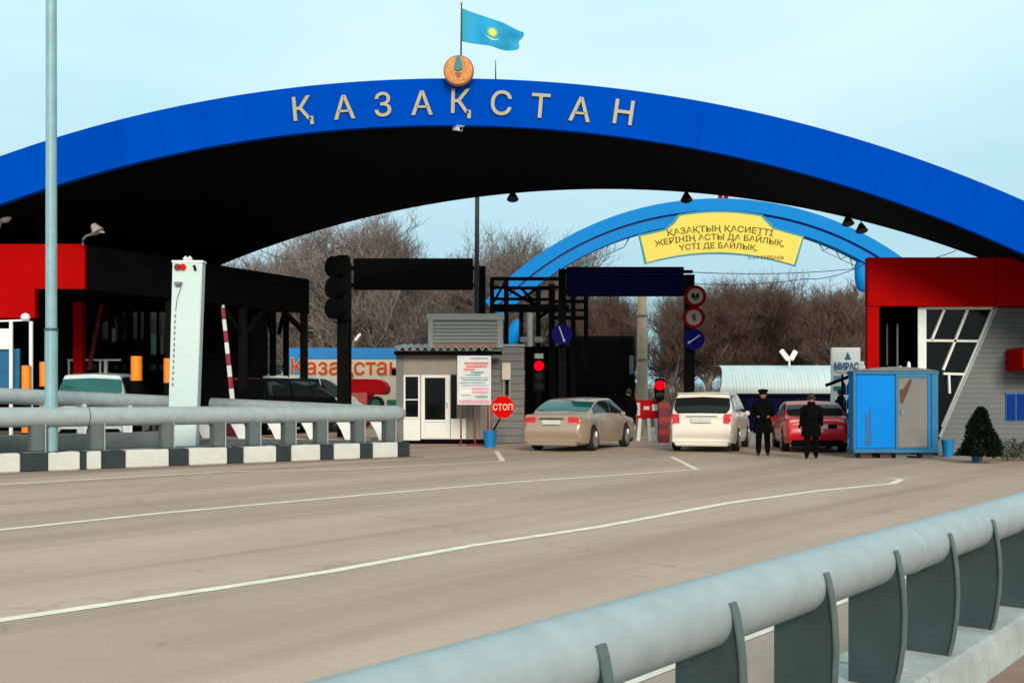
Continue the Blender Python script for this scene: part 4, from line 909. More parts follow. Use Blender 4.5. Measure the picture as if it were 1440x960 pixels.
# glazing
gl = MB().prism([q2(1302,434,.10),q2(1396,434,.10),q2(1352,540,.10),q2(1320,610,.10),q2(1302,610,.10)],(0,.015,0)).build('glazing','glass_dark',BX)
wf = mat('frame_white',(.74,.74,.70),.5)
for a_, b_, w_ in (((1302,433),(1398,433),.07),((1329,434),(1311,478),.055),((1362,434),(1327,520),.06),((1398,433),(1326,600),.06),((1302,478.5),(1377,479.5),.06),((1327,525),(1356,526),.06),((1335,527),(1336,553),.05)):
    MB().bar(q2(*a_,.05),q2(*b_,.05),w_,.09,up=(0,1,0)).build('mullion',wf,BX)
MB().box(PX(1360,rb),PX(1378,rb),rb+.4,rb+.45,PZ(516,rb),PZ(463,rb)).build('poster',mat('poster_teal',(.0,.25,.26),.5),BX)
MB().box(PX(1366,rb),PX(1378,rb),rb+.35,rb+.39,PZ(477,rb),PZ(463,rb)).build('poster_patch',mat('poster_pale',(.55,.45,.42),.5),BX)
MB().bar(q2(1322,530,.5),q2(1325,457,.5),.04).build('inner_post','grey_strip',BX); MB().bar(q2(1326,455,.5),q2(1343,475,.5),.04).build('inner_post','grey_strip',BX)
MB().bar(q2(1310,525,.3),q2(1310.5,497,.3),.04).build('inner_post',wf,BX)
# siding boards with slanted ends
def slx(py): return 1400.5+(py-432)*(1322-1400.5)/(612-432)
py = 432.4; bh = 7.1
while py < 634:
    y1 = min(py+bh-.35, 634); a0 = max(slx(py),1318); a1 = max(slx(y1),1318)
    MB().prism([q2(a1+1.2,y1,.0),q2(1660,y1,.0),q2(1660,py,.012),q2(a0+1.2,py,.012)],(0,.03,0)).build('siding_board','grey_siding',BX); py += bh
MB().prism([q2(1402,432,.06),q2(1665,432,.06),q2(1665,636,.06),q2(1320,636,.06),q2(1320,615,.06)],(0,.1,0)).build('backing','grey_clad',BX)
MB().bar(q2(1401,432.5,-.01),q2(1321,614,-.01),.07,.05,up=(0,1,0)).build('edge_trim','louvre',BX)
rbox('awning',1413,1520,491,522,'red_panel',-1.0,-.01,.04)
o_ = rbox('service_window',1414,1520,552,591,'cabin_edge',-.03,-.002)
for a_,b_ in ((1415,1427),(1429,1444),(1446,1461)): rbox('shutter',a_,b_,554,590,mat('shutter_blue',(.003,.03,.22),.6,spec=.06),-.05,-.031,.006,o_)
rbox('plinth',1318,1665,634.2,642,'concrete_grey',-.03,.12)
# blue cabin
cb = 25.8; CB = empty('portable_cabin', (PX(1260,cb),cb+1,0), 'bright blue portable cabin with grey metal door', 'cabin')
def cbx(name,a,b,y0,y1,m,d0,d1,bev=0,par=None): return MB().box(PX(a,cb),PX(b,cb),cb+d0,cb+d1,max(0,PZ(y1,cb)),PZ(y0,cb)).build(name,m,par or CB,bevel=bev)
cbx('body',1201,1318,524,633,'cabin_blue',.03,.45,.02)
cbx('panel',1204,1258.5,527,630,'cabin_blue',.0,.028,.01)
dd = cbx('door',1262.5,1304,531,628.5,'door_grey',-.012,.028,.008)
MB().prism([P(1265,548,cb-.014),P(1271,546,cb-.014),P(1279,533,cb-.014),P(1283,533,cb-.014),P(1277,549,cb-.014),P(1270,566,cb-.014),P(1266,568,cb-.014)],(0,-.003,0)).build('rust_stain','rust',dd)
cbx('handle',1266.5,1268.5,575,583,'chrome',-.06,-.014,.005,dd)
for a_,b_,y0,y1 in ((1259,1262.2,526,632),(1304.3,1306.5,526,632),(1262.3,1304.2,526,530.6),(1262.3,1304.2,628.8,632)): cbx('door_frame',a_,b_,y0,y1,'cabin_edge',-.02,.029,.004)
cbx('corner_post',1199.5,1203.5,523,636,'cabin_edge',-.02,.1,.01); cbx('corner_post',1310,1319.5,523,636,'cabin_edge',-.005,.1,.01)
cbx('base_rail',1200,1319,630.5,636.5,'cabin_edge',-.03,.46,.01); cbx('top_rail',1199,1320,521.5,526,'cabin_edge',-.03,.47,.01)
rf = MB(); vs = []
for i in range(17):
    t = i/16; x = PX(1199,cb)+(PX(1320,cb)-PX(1199,cb))*t; z = PZ(521.3,cb)+.10*math.sin(math.pi*t); vs += [(x,cb-.05,z),(x,cb+.5,z),(x,cb-.05,PZ(521.4,cb)),(x,cb+.5,PZ(521.4,cb))]
fs = []
for i in range(16):
    b_=4*i; fs += [(b_,b_+4,b_+5,b_+1),(b_,b_+2,b_+6,b_+4),(b_+1,b_+5,b_+7,b_+3),(b_+2,b_+3,b_+7,b_+6)]
rf.add(vs,fs+[(0,1,3,2),(64,66,67,65)]).build('roof',mat('cabin_roof',(.12,.13,.14),.5),CB,smooth=30)
for px,y0 in ((1217,582),(1222,572)): MB().prism([P(px,y0,cb-.001),P(px+3,y0,cb-.001),P(px+4,626,cb-.001),P(px-1,626,cb-.001)],(0,-.003,0)).build('streak',mat('streak_blue',(.0,.10,.30),.6),CB)
for px in (1212,1240,1262,1300): cbx('support_block',px,px+16,637,650,'rust' if px<1250 else 'concrete_grey',.1,.5)
o = MB().lathe([(.02,-.1),(.05,-.05),(.045,.05),(.02,.12)],P(1278,515,cb+.6),10).build('beacon','white_paint',smooth=50); tag(o,'small white beacon on the blue cabin roof','lamp')
# pots and conifer
def pot(px, Y, r, h, label, name='plant_pot'):
    o = empty(name,(PX(px,Y),Y,0),label,'plant pot')
    MB().lathe([(r*.78,0),(r,h*.9),(r*1.06,h*.9),(r*1.06,h),(r*.9,h),(r*.85,h*.85)],(PX(px,Y),Y,0),22).build('body','pot_blue',o,smooth=40)
    MB().lathe([(r*.86,h*.82),(.01,h*.84)],(PX(px,Y),Y,0),22).build('soil','earth',o); return o
pot(1374,24.3,.135,.24,'small blue pot at the foot of dark conifer'); pot(1333,26.6,.15,.42,'blue barrel pot by the cabin right corner')
def leafcloud(rng, n, fn, size):
    mb = MB()
    for i in range(n):
        p, out = fn(rng); a = Vector((rng.uniform(-1,1),rng.uniform(-1,1),rng.uniform(-.6,1))).normalized(); d = (out+a*.8).normalized(); t = d.cross(Vector((rng.uniform(-1,1),rng.uniform(-1,1),.2))).normalized()
        L = size*rng.uniform(.6,1.3); w = L*.28
        mb.add([p-t*w, p+d*L, p+t*w, p-d*L*.15],[(0,1,2,3)])
    return mb
rng = random.Random(5)
cxn, cyn = PX(1379,24.0), 24.0
tr = empty('conifer_tree',(cxn,cyn,0),'dark conical evergreen tree before the grey siding','tree')
MB().tube((cxn,cyn,0),(cxn,cyn,1.2),.05,.015,8).build('trunk','bark',tr)
def cone(r_):
    h = r_.random()**1.3; th = r_.uniform(0,6.283); rad = (.44*(1-h)**.75+.03)*(1+.16*math.sin(3*th+9*h)+.12*math.sin(7*th+4*h))*r_.uniform(.55,1.0)
    return Vector((cxn+rad*math.cos(th),cyn+rad*math.sin(th),.16+h*1.08)), Vector((math.cos(th),math.sin(th),.35))
cn = leafcloud(rng,11000,cone,.05).build('foliage','conifer',tr); cn['kind']='stuff'
for px,Y,h,w,lab in ((1418,24.6,.55,.36,'low scrubby shrub right of the dark conifer'),(1440,24.9,.42,.34,'low shrub at the right edge by the siding')):
    bx_, by_ = PX(px,Y), Y; e = empty('shrub',(bx_,by_,0),lab,'shrub')
    st = MB()
    for k in range(9):
        th = rng.uniform(0,6.283); st.tube((bx_,by_,0),(bx_+math.cos(th)*w*.7,by_+math.sin(th)*w*.7,h*rng.uniform(.6,1)),.012,.004,5)
    s_ = st.build('stem','bark',e); s_['kind']='stuff'
    f_ = leafcloud(rng,420,lambda r_: (lambda th,k,z:(Vector((bx_+math.cos(th)*w*k,by_+math.sin(th)*w*k,.06+h*z*(1-.4*k))),Vector((math.cos(th),math.sin(th),.5))))(r_.uniform(0,6.283),r_.random()**.6,r_.random()),.06).build('foliage','shrub_leaf',e); f_['kind']='stuff'

# ------------------------------------------------------------------ vehicles
def cr_(p, t):                                                          # Catmull-Rom through a list of tuples
    n = len(p)-1; t = max(0, min(n-1e-6, t)); i = int(t); f = t-i
    a, b, c, d = p[max(i-1,0)], p[i], p[i+1], p[min(i+2,n)]
    return [b[k] + .5*f*(c[k]-a[k] + f*(2*a[k]-5*b[k]+4*c[k]-d[k] + f*(3*(b[k]-c[k])+d[k]-a[k]))) for k in range(len(b))]
def lin(tab, x):
    if x <= tab[0][0]: return tab[0][1]
    for (a, b) in zip(tab[:-1], tab[1:]):
        if x <= b[0]: return a[1]+(b[1]-a[1])*(x-a[0])/(b[0]-a[0])
    return tab[-1][1]
class Car:
    def __init__(s, L, W, prof, belt, wheels, wr=.33, z0=.2):
        s.L, s.W, s.prof, s.belt, s.wheels, s.wr, s.z0 = L, W, prof, belt, wheels, wr, z0; s.n = len(prof)-1
    def sect(s, u):
        # end rings are placed linearly so bumpers stay crisp, the roof is smooth
        y, zt = cr_(s.prof, u); e = max(0, abs(y)-(s.L/2-.62))/.62; w = s.W*(1-.13*e**2.6)
        zb = min(lin(s.belt, y), zt); k = max(0, min(1, (zt-zb)/.20)); k = k*k*(3-2*k)
        zs = s.z0 + .05*e
        for yw in s.wheels:
            d = abs(y-yw); RR = s.wr+.055
            if d < RR: zs = max(zs, s.wr+math.sqrt(RR*RR-d*d))
        zs = min(zs, zb-.10); h = zb-zs; wr = .955*w-.27*(zt-zb)
        g = [(.955*w, zb), ((.955*w+wr)/2+.012, zb+.5*(zt-zb)), (wr, zb+.90*(zt-zb)), (wr*.84, zt-.012), (0, zt+.014)]
        fl = [(.955*w, zb-.025), (.90*w, zb), (.76*w, zb+.008), (.5*w, zb+.013), (0, zb+.016)]
        top = [(g[i][0]*k+fl[i][0]*(1-k), g[i][1]*k+fl[i][1]*(1-k)) for i in range(5)]
        return y, [(0,zs+.03),(.74*w,zs+.03),(.95*w,zs+.015),(.99*w,zs+h*.18),(w,zs+h*.52),(.988*w,zs+h*.86)] + top
    def pt(s, u, c, side=1):
        y, q = s.sect(u)
        if c <= 6 or c >= 8.999: i = min(int(c), 9); f = c-i; x = q[i][0]+(q[i+1][0]-q[i][0])*f; z = q[i][1]+(q[i+1][1]-q[i][1])*f
        else: x, z = cr_(q, c)
        return Vector((x*side, y, z))
    def nrm(s, u, c, side):
        du, dc = .03, .05
        a = s.pt(min(u+du,s.n),c,side)-s.pt(max(u-du,0),c,side); b = s.pt(u,min(c+dc,10),side)-s.pt(u,max(c-dc,0),side); n = a.cross(b)
        if n.length < 1e-9: return Vector((side,0,0))
        n.normalize(); o = s.pt(u,c,side)-Vector((0,s.pt(u,c,side).y*.8,.6))
        return n if n.dot(o) > 0 else -n
    def body(s):
        mb = MB(); us = []; u = 0.0
        while u < s.n-1e-6: us.append(u); u += .125
        us.append(s.n); cs = [i*.25 for i in range(41)]; ring = []
        for u in us:
            r = [s.pt(u,c,1) for c in cs]+[s.pt(u,c,-1) for c in cs[-2:0:-1]]; ring.append(r)
        m = len(ring[0]); vs = [v for r in ring for v in r]
        fs = [(i*m+j,i*m+(j+1)%m,(i+1)*m+(j+1)%m,(i+1)*m+j) for i in range(len(us)-1) for j in range(m)]
        fs += [list(range(m))[::-1],[(len(us)-1)*m+j for j in range(m)]]
        mb.add(vs, fs); return mb
    def patch(s, u0, u1, c0, c1, off=.01, side=1, nu=8, nc=6, both=False, mod=None):
        mb = MB(); cols = []
        for i in range(nu+1):
            u = u0+(u1-u0)*i/nu; row = []
            a0, a1 = (c0, c1) if mod is None else mod(i/nu, c0, c1)
            for j in range(nc+1):
                c = a0+(a1-a0)*j/nc; row.append(s.pt(u,c,side)+s.nrm(u,c,side)*off)
            if both: row = row+[s.pt(u,a0+(a1-a0)*j/nc,-side)+s.nrm(u,a0+(a1-a0)*j/nc,-side)*off for j in range(nc-1,-1,-1)]
            cols.append(row)
        m = len(cols[0]); vs = [v for r in cols for v in r]
        return mb.add(vs,[(i*m+j,i*m+j+1,(i+1)*m+j+1,(i+1)*m+j) for i in range(nu) for j in range(m-1)])
def make_car(name, label, cat, spec, paint, loc, heading, rearw, sidew, lights, plate_z, glass='glass_car', bumper=None, front=None, wheel_m='rim', seams=(), lamp='lamp_red', roofrail=False, doors=None, sglass='glass_car'):
    c = Car(**spec); e = empty(name, loc, label, cat, None, -heading)
    body = c.body().build('body', paint, e, smooth=32, local=True)
    for side in (1,-1):
        for (u0,u1,c0,c1) in sidew:
            w = c.patch(u0,u1,c0,c1,.006,side,10,5)  .build('side_window', sglass, e, smooth=60, local=True)
        for (u0,u1,c0,c1,mm) in lights:
            c.patch(u0,u1,c0,c1,.012,side,5,6).build('tail_light', mm, e, smooth=60, local=True)
        for u in seams: c.patch(u,u+.012,2.6,6.2,.003,side,1,10).build('door_seam','black',e,local=True)
        for yw in c.wheels:
            x = (c.W-.09)*side
            t = MB().tube((x-.10,yw,c.wr),(x+.10,yw,c.wr),c.wr,n=28).build('wheel','tyre',e,bevel=.025,local=True)
            xo = x+.102*side; hub = MB()
            MB().tube((xo-.03*side,yw,c.wr),(xo,yw,c.wr),c.wr*.68,n=24).build('rim',wheel_m,t,local=True)
            for k in range(5):
                a = k*math.pi*2/5; MB().bar((xo+.006*side,yw+math.cos(a)*.05,c.wr+math.sin(a)*.05),(xo+.006*side,yw+math.cos(a)*c.wr*.64,c.wr+math.sin(a)*c.wr*.64),.05,.02).build('spoke','tyre' if k%1 else 'rim',t,local=True)
        # mirror
        if doors:
            y = doors; p = Vector((side*(c.W+.02),y,lin(c.belt,y)+.06)); MB().box(p.x-.07,p.x+.07,p.y-.05,p.y+.05,p.z-.06,p.z+.07).build('mirror',paint,e,bevel=.03,local=True)
    for (u0,u1,c0) in rearw: c.patch(u0,u1,c0,10,.007,1,8,8,True).build('rear_window',glass,e,smooth=60,local=True)
    if front: c.patch(front[0],front[1],front[2],10,.007,1,8,8,True).build('windscreen',glass,e,smooth=60,local=True)
    yr = -c.L/2
    MB().box(-.26,.26,yr-.035,yr+.10,plate_z-.06,plate_z+.06).build('number_plate','plate',e,bevel=.004,local=True)
    if bumper: MB().box(-c.W*.80,c.W*.80,yr+.0,yr+.3,c.z0-.03,c.z0+.14).build('bumper_valance',bumper,e,bevel=.03,local=True)
    MB().tube((-.45,yr+.02,.24),(-.45,yr+.35,.24),.035,n=10).build('exhaust','chrome',e,smooth=40,local=True)
    return e, c
sedan = dict(L=4.8,W=.91,prof=[(-2.38,.36),(-2.42,.52),(-2.40,.66),(-2.35,.80),(-2.34,.94),(-2.27,1.05),(-1.72,1.10),(-.98,1.38),(-.55,1.45),(0,1.47),(.45,1.43),(1.28,1.05),(1.5,.99),(2.1,.86),(2.3,.74),(2.38,.55),(2.36,.38)],
     belt=[(-2.4,1.0),(-1.7,1.0),(0,.955),(1.3,.93),(2.4,.84)],wheels=(-1.39,1.39))
mat('paint_beige',(.42,.31,.23),.35,metal=.25,coat=.6,var=.05); mat('paint_white',(.78,.72,.63),.32,coat=.6,var=.04); mat('paint_red',(.66,.006,.018),.35,coat=.6,var=.05)
mat('paint_pale',(.60,.68,.68),.35,coat=.6,var=.05); mat('paint_black',(.003,.003,.003),.6,spec=.06); mat('paint_cream',(.74,.72,.62),.35,coat=.5,var=.05)
hd = R(24.5); rear = Vector((PX(775,29.0),29.0,0)); d = Vector((math.sin(hd),math.cos(hd),0))
e, c = make_car('sedan_car','beige saloon car seen from behind, left of the white estate','car',sedan,'paint_beige',rear+d*2.4,hd,[(6.12,6.92,8.35)],[(6.35,8.95,6.35,7.85),(9.05,10.75,6.35,7.85)],
     [(2.85,3.98,5.6,8.75,'lamp_red'),(2.70,2.85,6.0,8.2,'lamp_amber')],.80,'glass_teal','paint_beige',(10.15,10.92,8.3),seams=(9.0,10.6,7.2),doors=.95)
MB().box(-.34,.34,-2.405,-2.30,.885,.925).build('trunk_trim','rust' if 0 else mat('trim_dark',(.10,.07,.05),.4),e,bevel=.01,local=True)
wagon = dict(L=4.77,W=.90,prof=[(-2.34,.36),(-2.40,.50),(-2.39,.66),(-2.34,.84),(-2.31,1.03),(-2.03,1.50),(-1.85,1.585),(-.9,1.63),(0,1.63),(.5,1.57),(1.4,1.05),(1.6,.99),(2.1,.86),(2.3,.74),(2.36,.55),(2.34,.38)],
     belt=[(-2.4,1.03),(0,.98),(1.3,.94),(2.4,.84)],wheels=(-1.33,1.45))
hd = R(17.5); rear = Vector((PX(986,28.7),28.7,0)); d = Vector((math.sin(hd),math.cos(hd),0))
e, c = make_car('estate_car','white estate car seen from behind beside the standing officer','car',wagon,'paint_white',rear+d*2.38,hd,[(4.12,4.92,8.1)],[(4.95,6.9,6.35,7.85),(7.05,8.2,6.35,7.85),(8.3,9.75,6.35,7.85)],
     [(2.62,4.08,5.6,8.15,'lamp_red')],.86,'glass_car','paint_white',(9.12,9.95,8.3),seams=(7.0,8.25,9.6),doors=1.0)
MB().box(-.42,.42,-2.375,-2.28,.955,.985).build('trunk_trim','chrome',e,bevel=.01,local=True)
MB().box(-.70,.70,-2.03,-1.86,1.575,1.60).build('spoiler','paint_white',e,bevel=.01,local=True)
hatch = dict(L=4.2,W=.85,prof=[(-2.05,.34),(-2.11,.48),(-2.09,.62),(-2.04,.74),(-2.02,.86),(-1.96,.93),(-1.72,.97),(-1.12,1.29),(-.8,1.345),(-.2,1.37),(.25,1.33),(1.05,.96),(1.3,.91),(1.85,.80),(2.05,.66),(2.09,.50),(2.06,.36)],
     belt=[(-2.1,.93),(-1.6,.93),(0,.89),(1.1,.86),(2.1,.76)],wheels=(-1.22,1.24),wr=.30)
hd = R(8.5); rear = Vector((PX(1150,28.4),28.4,0)); d = Vector((math.sin(hd),math.cos(hd),0))
e, c = make_car('hatchback_car','bright red hatchback seen from behind next to blue cabin','car',hatch,'paint_red',rear+d*2.1,hd,[(6.12,6.95,8.25)],[(6.4,8.6,6.35,7.85),(8.75,10.6,6.35,7.85)],
     [(2.9,3.5,6.3,8.5,'lamp_red'),(3.5,3.9,6.3,8.4,'trim_red' if 0 else mat('lamp_clear',(.55,.30,.27),.25,coat=.3))],.70,'glass_car','black',(9.95,10.85,8.3),seams=(8.7,10.4),doors=.8)
MB().box(-.50,.50,-2.085,-2.0,.62,.76).build('plate_recess','black',e,bevel=.01,local=True)
minivan = dict(L=4.6,W=.90,prof=[(-2.26,.38),(-2.32,.52),(-2.31,.70),(-2.27,.90),(-2.25,1.10),(-2.02,1.62),(-1.86,1.71),(-.9,1.76),(0,1.76),(.6,1.70),(1.5,1.15),(1.75,1.06),(2.1,.92),(2.26,.76),(2.30,.56),(2.28,.38)],
     belt=[(-2.4,1.10),(0,1.05),(1.4,1.0),(2.4,.88)],wheels=(-1.30,1.40))
hd = R(-9); rear = Vector((PX(126,26.6),26.6,.35)); d = Vector((math.sin(hd),math.cos(hd),0))
e, c = make_car('minivan','pale minivan with large teal rear window behind the lamp post','van',minivan,'paint_pale',rear+d*2.3,hd,[(4.08,4.93,7.9)],[(4.95,6.9,6.35,7.85),(7.05,8.2,6.35,7.85),(8.3,9.75,6.35,7.85)],
     [(2.95,3.98,6.0,8.0,'lamp_red')],.86,'glass_teal','black',(9.12,9.95,8.3),seams=(7.0,8.25),doors=1.1)
hd = R(38); ctr = Vector((PX(425,37.5),37.5,.35))
e, c = make_car('minivan','cream minivan with dark windscreen beyond the black car by the billboard','van',dict(minivan,W=.95,prof=[(y,z*1.08 if z>1 else z) for y,z in minivan['prof']]),'paint_cream',ctr,hd,[(4.08,4.93,7.9)],[(4.95,6.9,6.35,7.85),(7.05,8.2,6.35,7.85),(8.3,9.75,6.35,7.85)],
     [(2.95,3.98,6.0,8.0,'lamp_red')],.86,'glass_teal','black',(9.12,9.95,8.3),seams=(7.0,8.25),doors=1.1)
hd = R(24); ctr = Vector((PX(403,34.0),34.0,.35))
e, c = make_car('black_car','black off-road car parked by the dark canopy posts','car',dict(minivan,L=4.5,W=.95,prof=[(y,z*.98) for y,z in minivan['prof']]),'paint_black',ctr,hd,[(4.08,4.93,7.9)],[(4.95,6.9,6.35,7.85),(7.05,8.2,6.35,7.85),(8.3,9.75,6.35,7.85)],
     [(2.95,3.98,6.0,8.0,'crimson')],.86,'glass_dark','black',(9.12,9.95,8.3),wheel_m='tyre',doors=1.1)

# ------------------------------------------------------------------ people
def person(loc, facing, label, H=1.76, pose='stand', coat=True, cap=True, skin=True, trousers='cloth_black', top='cloth_black', head_turn=0.0):
    s = H/1.76; e = empty('person', loc, label, 'person', None, facing)
    V = []; E_ = []; RD_ = []
    def v(p, r, par=None):
        V.append(Vector(p)*s); RD_.append((r[0]*s, r[1]*s) if isinstance(r, tuple) else (r*s, r*s))
        if par is not None: E_.append((par, len(V)-1))
        return len(V)-1
    walk = .16 if pose == 'walk' else .03
    pel = v((0,0,.95),(.165,.12)); sp = v((0,.0,1.12),(.15,.105),pel); ch = v((0,.0,1.33),(.185,.12),sp); nb = v((0,.005,1.47),(.075,.07),ch); nk = v((0,-.005,1.53),(.055,.055),nb)
    h1 = v((0,-.02,1.60),(.072,.088),nk); h2 = v((0,-.015,1.68),(.078,.095),h1); h3 = v((0,-.005,1.745),(.05,.06),h2); v((0,-.108,1.645),.018,h1)
    for sd in (-1,1):
        sh = v((sd*.19,0,1.405),(.062,.068),ch)
        if pose == 'carry': el, wr_ = (sd*.27,.01,1.12), (sd*.24,-.10,.90)
        elif pose == 'fold': el, wr_ = (sd*.27,.04,1.13), (sd*.13,-.20,1.06)
        else: el, wr_ = (sd*.255,.03,1.13), (sd*.27,-.03,.885)
        m1 = v(((sd*.19+el[0])/2,.01,1.27),.055,sh); a = v(el,.045,m1); b = v(wr_,.030,a); dirv = (Vector(wr_)-Vector(el)).normalized()
        pm = v(Vector(wr_)+dirv*.06,(.022,.040),b)
        for k, (o_, L) in enumerate(((-.030,.075),(-.010,.088),(.010,.082),(.028,.062))):
            k1 = v(Vector(wr_)+dirv*(.09+L*.45)+Vector((0,o_,0))+Vector((-sd*.006,0,0)),.0095,pm); v(Vector(wr_)+dirv*(.09+L)+Vector((-sd*.022,o_,0)),.008,k1)
        t1 = v(Vector(wr_)+dirv*.045+Vector((-sd*.012,-.042,0)),.011,b); v(Vector(wr_)+dirv*.085+Vector((-sd*.022,-.060,0)),.009,t1)
        st = sd*walk
        hp = v((sd*.095,.0,.90),(.098,.105),pel); kn = v((sd*.112,-.02+st*.35,.50),(.088,.092),hp); cf = v((sd*.118,.01+st*.7,.30),(.078,.084),kn); an = v((sd*.122,.015+st,.095),(.064,.070),cf)
        ft = v((sd*.128,-.07+st,.045),(.050,.040),an); v((sd*.135,-.175+st,.036),(.044,.032),ft)
    me = bpy.data.meshes.new('body'); me.from_pydata(V, E_, []); ob = bpy.data.objects.new('body', me); COL.objects.link(ob)
    sm = ob.modifiers.new('skin','SKIN'); sm.use_smooth_shade = True
    for i, sv in enumerate(me.skin_vertices[0].data): sv.radius = RD_[i]; sv.use_root = (i == 0)
    ob.modifiers.new('sub','SUBSURF').levels = 2
    bpy.context.view_layer.update(); dg = bpy.context.evaluated_depsgraph_get(); nm = bpy.data.meshes.new_from_object(ob.evaluated_get(dg))
    bpy.data.objects.remove(ob); nm.name = 'body'; ob = bpy.data.objects.new('body', nm); COL.objects.link(ob); ob.parent = e
    nm.materials.clear()
    for m in (trousers, top, 'skin', 'shoe'): nm.materials.append(MATS[m])
    for p in nm.polygons:
        c = p.center/s; p.use_smooth = True
        hand = c.z > .70 and abs(c.x) > .10 and ((pose != 'fold' and c.z < .885 and abs(c.x) > .19) or (pose == 'fold' and c.y < -.19))
        p.material_index = 2 if (c.z > 1.50 or hand) else 3 if c.z < .085 else 1 if c.z > .93 else 0
    if coat:
        mb = MB(); prof = [(1.46,.10,.085),(1.42,.185,.12),(1.33,.225,.15),(1.15,.205,.145),(1.02,.205,.15),(.85,.245,.185),(.62,.27,.215)]; n = 24; vs = []
        for z, a, b in prof: vs += [Vector((a*math.cos(k*2*math.pi/n),b*math.sin(k*2*math.pi/n)*(1+.03*math.sin(5*k)),z+.006*math.sin(3*k)))*s for k in range(n)]
        mb.add(vs,[(i*n+k,i*n+(k+1)%n,(i+1)*n+(k+1)%n,(i+1)*n+k) for i in range(len(prof)-1) for k in range(n)]); mb.build('coat',top,e,smooth=60,local=True)
        MB().lathe([(.001,0),(.17,0),(.17,.001)],(0,0,1.0),8)
        for sd in (-1,1):
            el = Vector((sd*.255,.03,1.13)); MB().path([Vector((sd*.19,0,1.41))*s,Vector((sd*.225,.01,1.27))*s,el*s if pose!='fold' else Vector((sd*.27,.04,1.13))*s,(Vector((sd*.268,-.02,.92)) if pose!='fold' else Vector((sd*.15,-.17,1.07)))*s],[.075*s,.07*s,.062*s,.052*s],14).build('sleeve',top,e,smooth=60,local=True)
        MB().lathe([(.115*s,1.43*s),(.112*s,1.50*s),(.098*s,1.555*s),(.085*s,1.56*s)],(0,-.002,0),16).build('collar',top,e,smooth=50,local=True)
    if cap:
        MB().lathe([(.102*s,1.668*s),(.108*s,1.72*s),(.138*s,1.755*s),(.130*s,1.795*s),(.02*s,1.815*s)],(0,-.005,0),20).build('cap','cloth_black',e,smooth=40,local=True)
        MB().prism([Vector((math.cos(a)*.09*s,-.01-math.sin(a)*.15*s,1.68*s)) for a in [R(20+14*k) for k in range(11)]],(0,0,.010)).build('cap_visor','shoe',e,local=True)
    else:
        mb = MB().lathe([(.03,-.10),(.085,-.06),(.100,.0),(.088,.05),(.03,.085)],(0,0,0),16); mb.v = [Vector((v_.x*s*.92, v_.y*s*1.06+.012, v_.z*s+1.705*s)) for v_ in mb.v]; mb.build('hair','hair',e,smooth=60,local=True)
    for sd in (-1,1):
        MB().lathe([(.002,-.010),(.011,-.004),(.011,.004),(.002,.010)],(sd*.030*s,-.100*s,1.668*s),8).build('eye','shoe',e,local=True)
        MB().lathe([(.004,-.028),(.016,-.01),(.016,.012),(.004,.028)],(sd*.082*s,.0,1.655*s),8).build('ear','skin',e,smooth=60,local=True)
    MB().box(-.024*s,.024*s,-.108*s,-.095*s,1.602*s,1.609*s).build('mouth','hair',e,local=True)
    return e
person(G(1073,640.5), R(-12), 'officer in long black coat and peaked cap facing us beside white car', 1.64, 'fold')
person(G(1141,645), R(165), 'person in dark clothes walking away behind the red hatchback', 1.55, 'walk', coat=True, cap=False)
person(Vector((PX(1182,33.5),33.5,0)), R(40), 'dark clothed person half hidden between red hatchback and blue cabin', 1.72, 'stand', cap=False)
person(Vector((PX(884,35.8),35.8,0)), R(200), 'dark clothed person standing ahead of the beige car', 1.74, 'stand', cap=False)

# ------------------------------------------------------------------ bare trees and undergrowth
def tree_mesh(seed, spread=1.0, fine=1.0):
    rg = random.Random(seed); big = MB(); thin = MB()
    def seg(mb, a, b, r0, r1, n):
        d = (b-a).normalized(); t = Vector((0,0,1)) if abs(d.z) < .9 else Vector((1,0,0)); x = d.cross(t).normalized(); y = d.cross(x); k = len(mb.v)
        for p, r in ((a,r0),(b,r1)):
            for i in range(n): an = i*2*math.pi/n; mb.v.append(p+(x*math.cos(an)+y*math.sin(an))*r)
        for i in range(n): mb.f.append([k+i,k+(i+1)%n,k+n+(i+1)%n,k+n+i])
    def grow(p, d, L, r, lv):
        ns = (6,5,4,3,2)[lv]; mb = big if lv < 2 else thin; sides = (8,5,3,3,3)[lv]
        for i in range(ns):
            j = .16+.05*lv; nd = (d+Vector((rg.gauss(0,j),rg.gauss(0,j),rg.gauss(.05,j*.6)+(.10 if lv else .0)))).normalized()
            q = p+nd*(L/ns); r1 = r*(1-.55/ns) if lv < 4 else r*.7; seg(mb,p,q,r,r1,sides); p, d, r = q, nd, r1
            if lv < 4:
                if lv == 0 and i < 1: continue
                kids = (3,3,3,3)[lv] if lv else (3 if i < ns-1 else 5)
                for k in range(kids):
                    if rg.random() > (.95 if lv < 2 else .80*fine): continue
                    az = rg.uniform(0,6.283); til = rg.uniform(.45,.95)*spread; s_ = d.orthogonal().normalized(); s_ = (Matrix.Rotation(az,3,d) @ s_)
                    cd = (d*math.cos(til)+s_*math.sin(til)+Vector((0,0,.22))).normalized()
                    grow(p, cd, L*rg.uniform(.42,.66)*(1.05 if lv==0 else 1)*(1-.3*i/ns if lv==0 else 1), max(.0085, r*rg.uniform(.47,.62)), lv+1)
    grow(Vector((0,0,0)), Vector((0,0,1)), 6.2, .21, 0)
    zz = sorted(v.z for v in thin.v); k = 10.0/zz[int(len(zz)*.997)]
    for mb in (big, thin): mb.v = [v*k for v in mb.v]
    return big.mesh('trunk'), thin.mesh('crown')
protos = [tree_mesh(11,.95), tree_mesh(23,.8), tree_mesh(37,1.05), tree_mesh(58,.7)]
for b_, t_ in protos: b_.materials.append(MATS['bark']); t_.materials.append(MATS['twig'])
protos_b = []
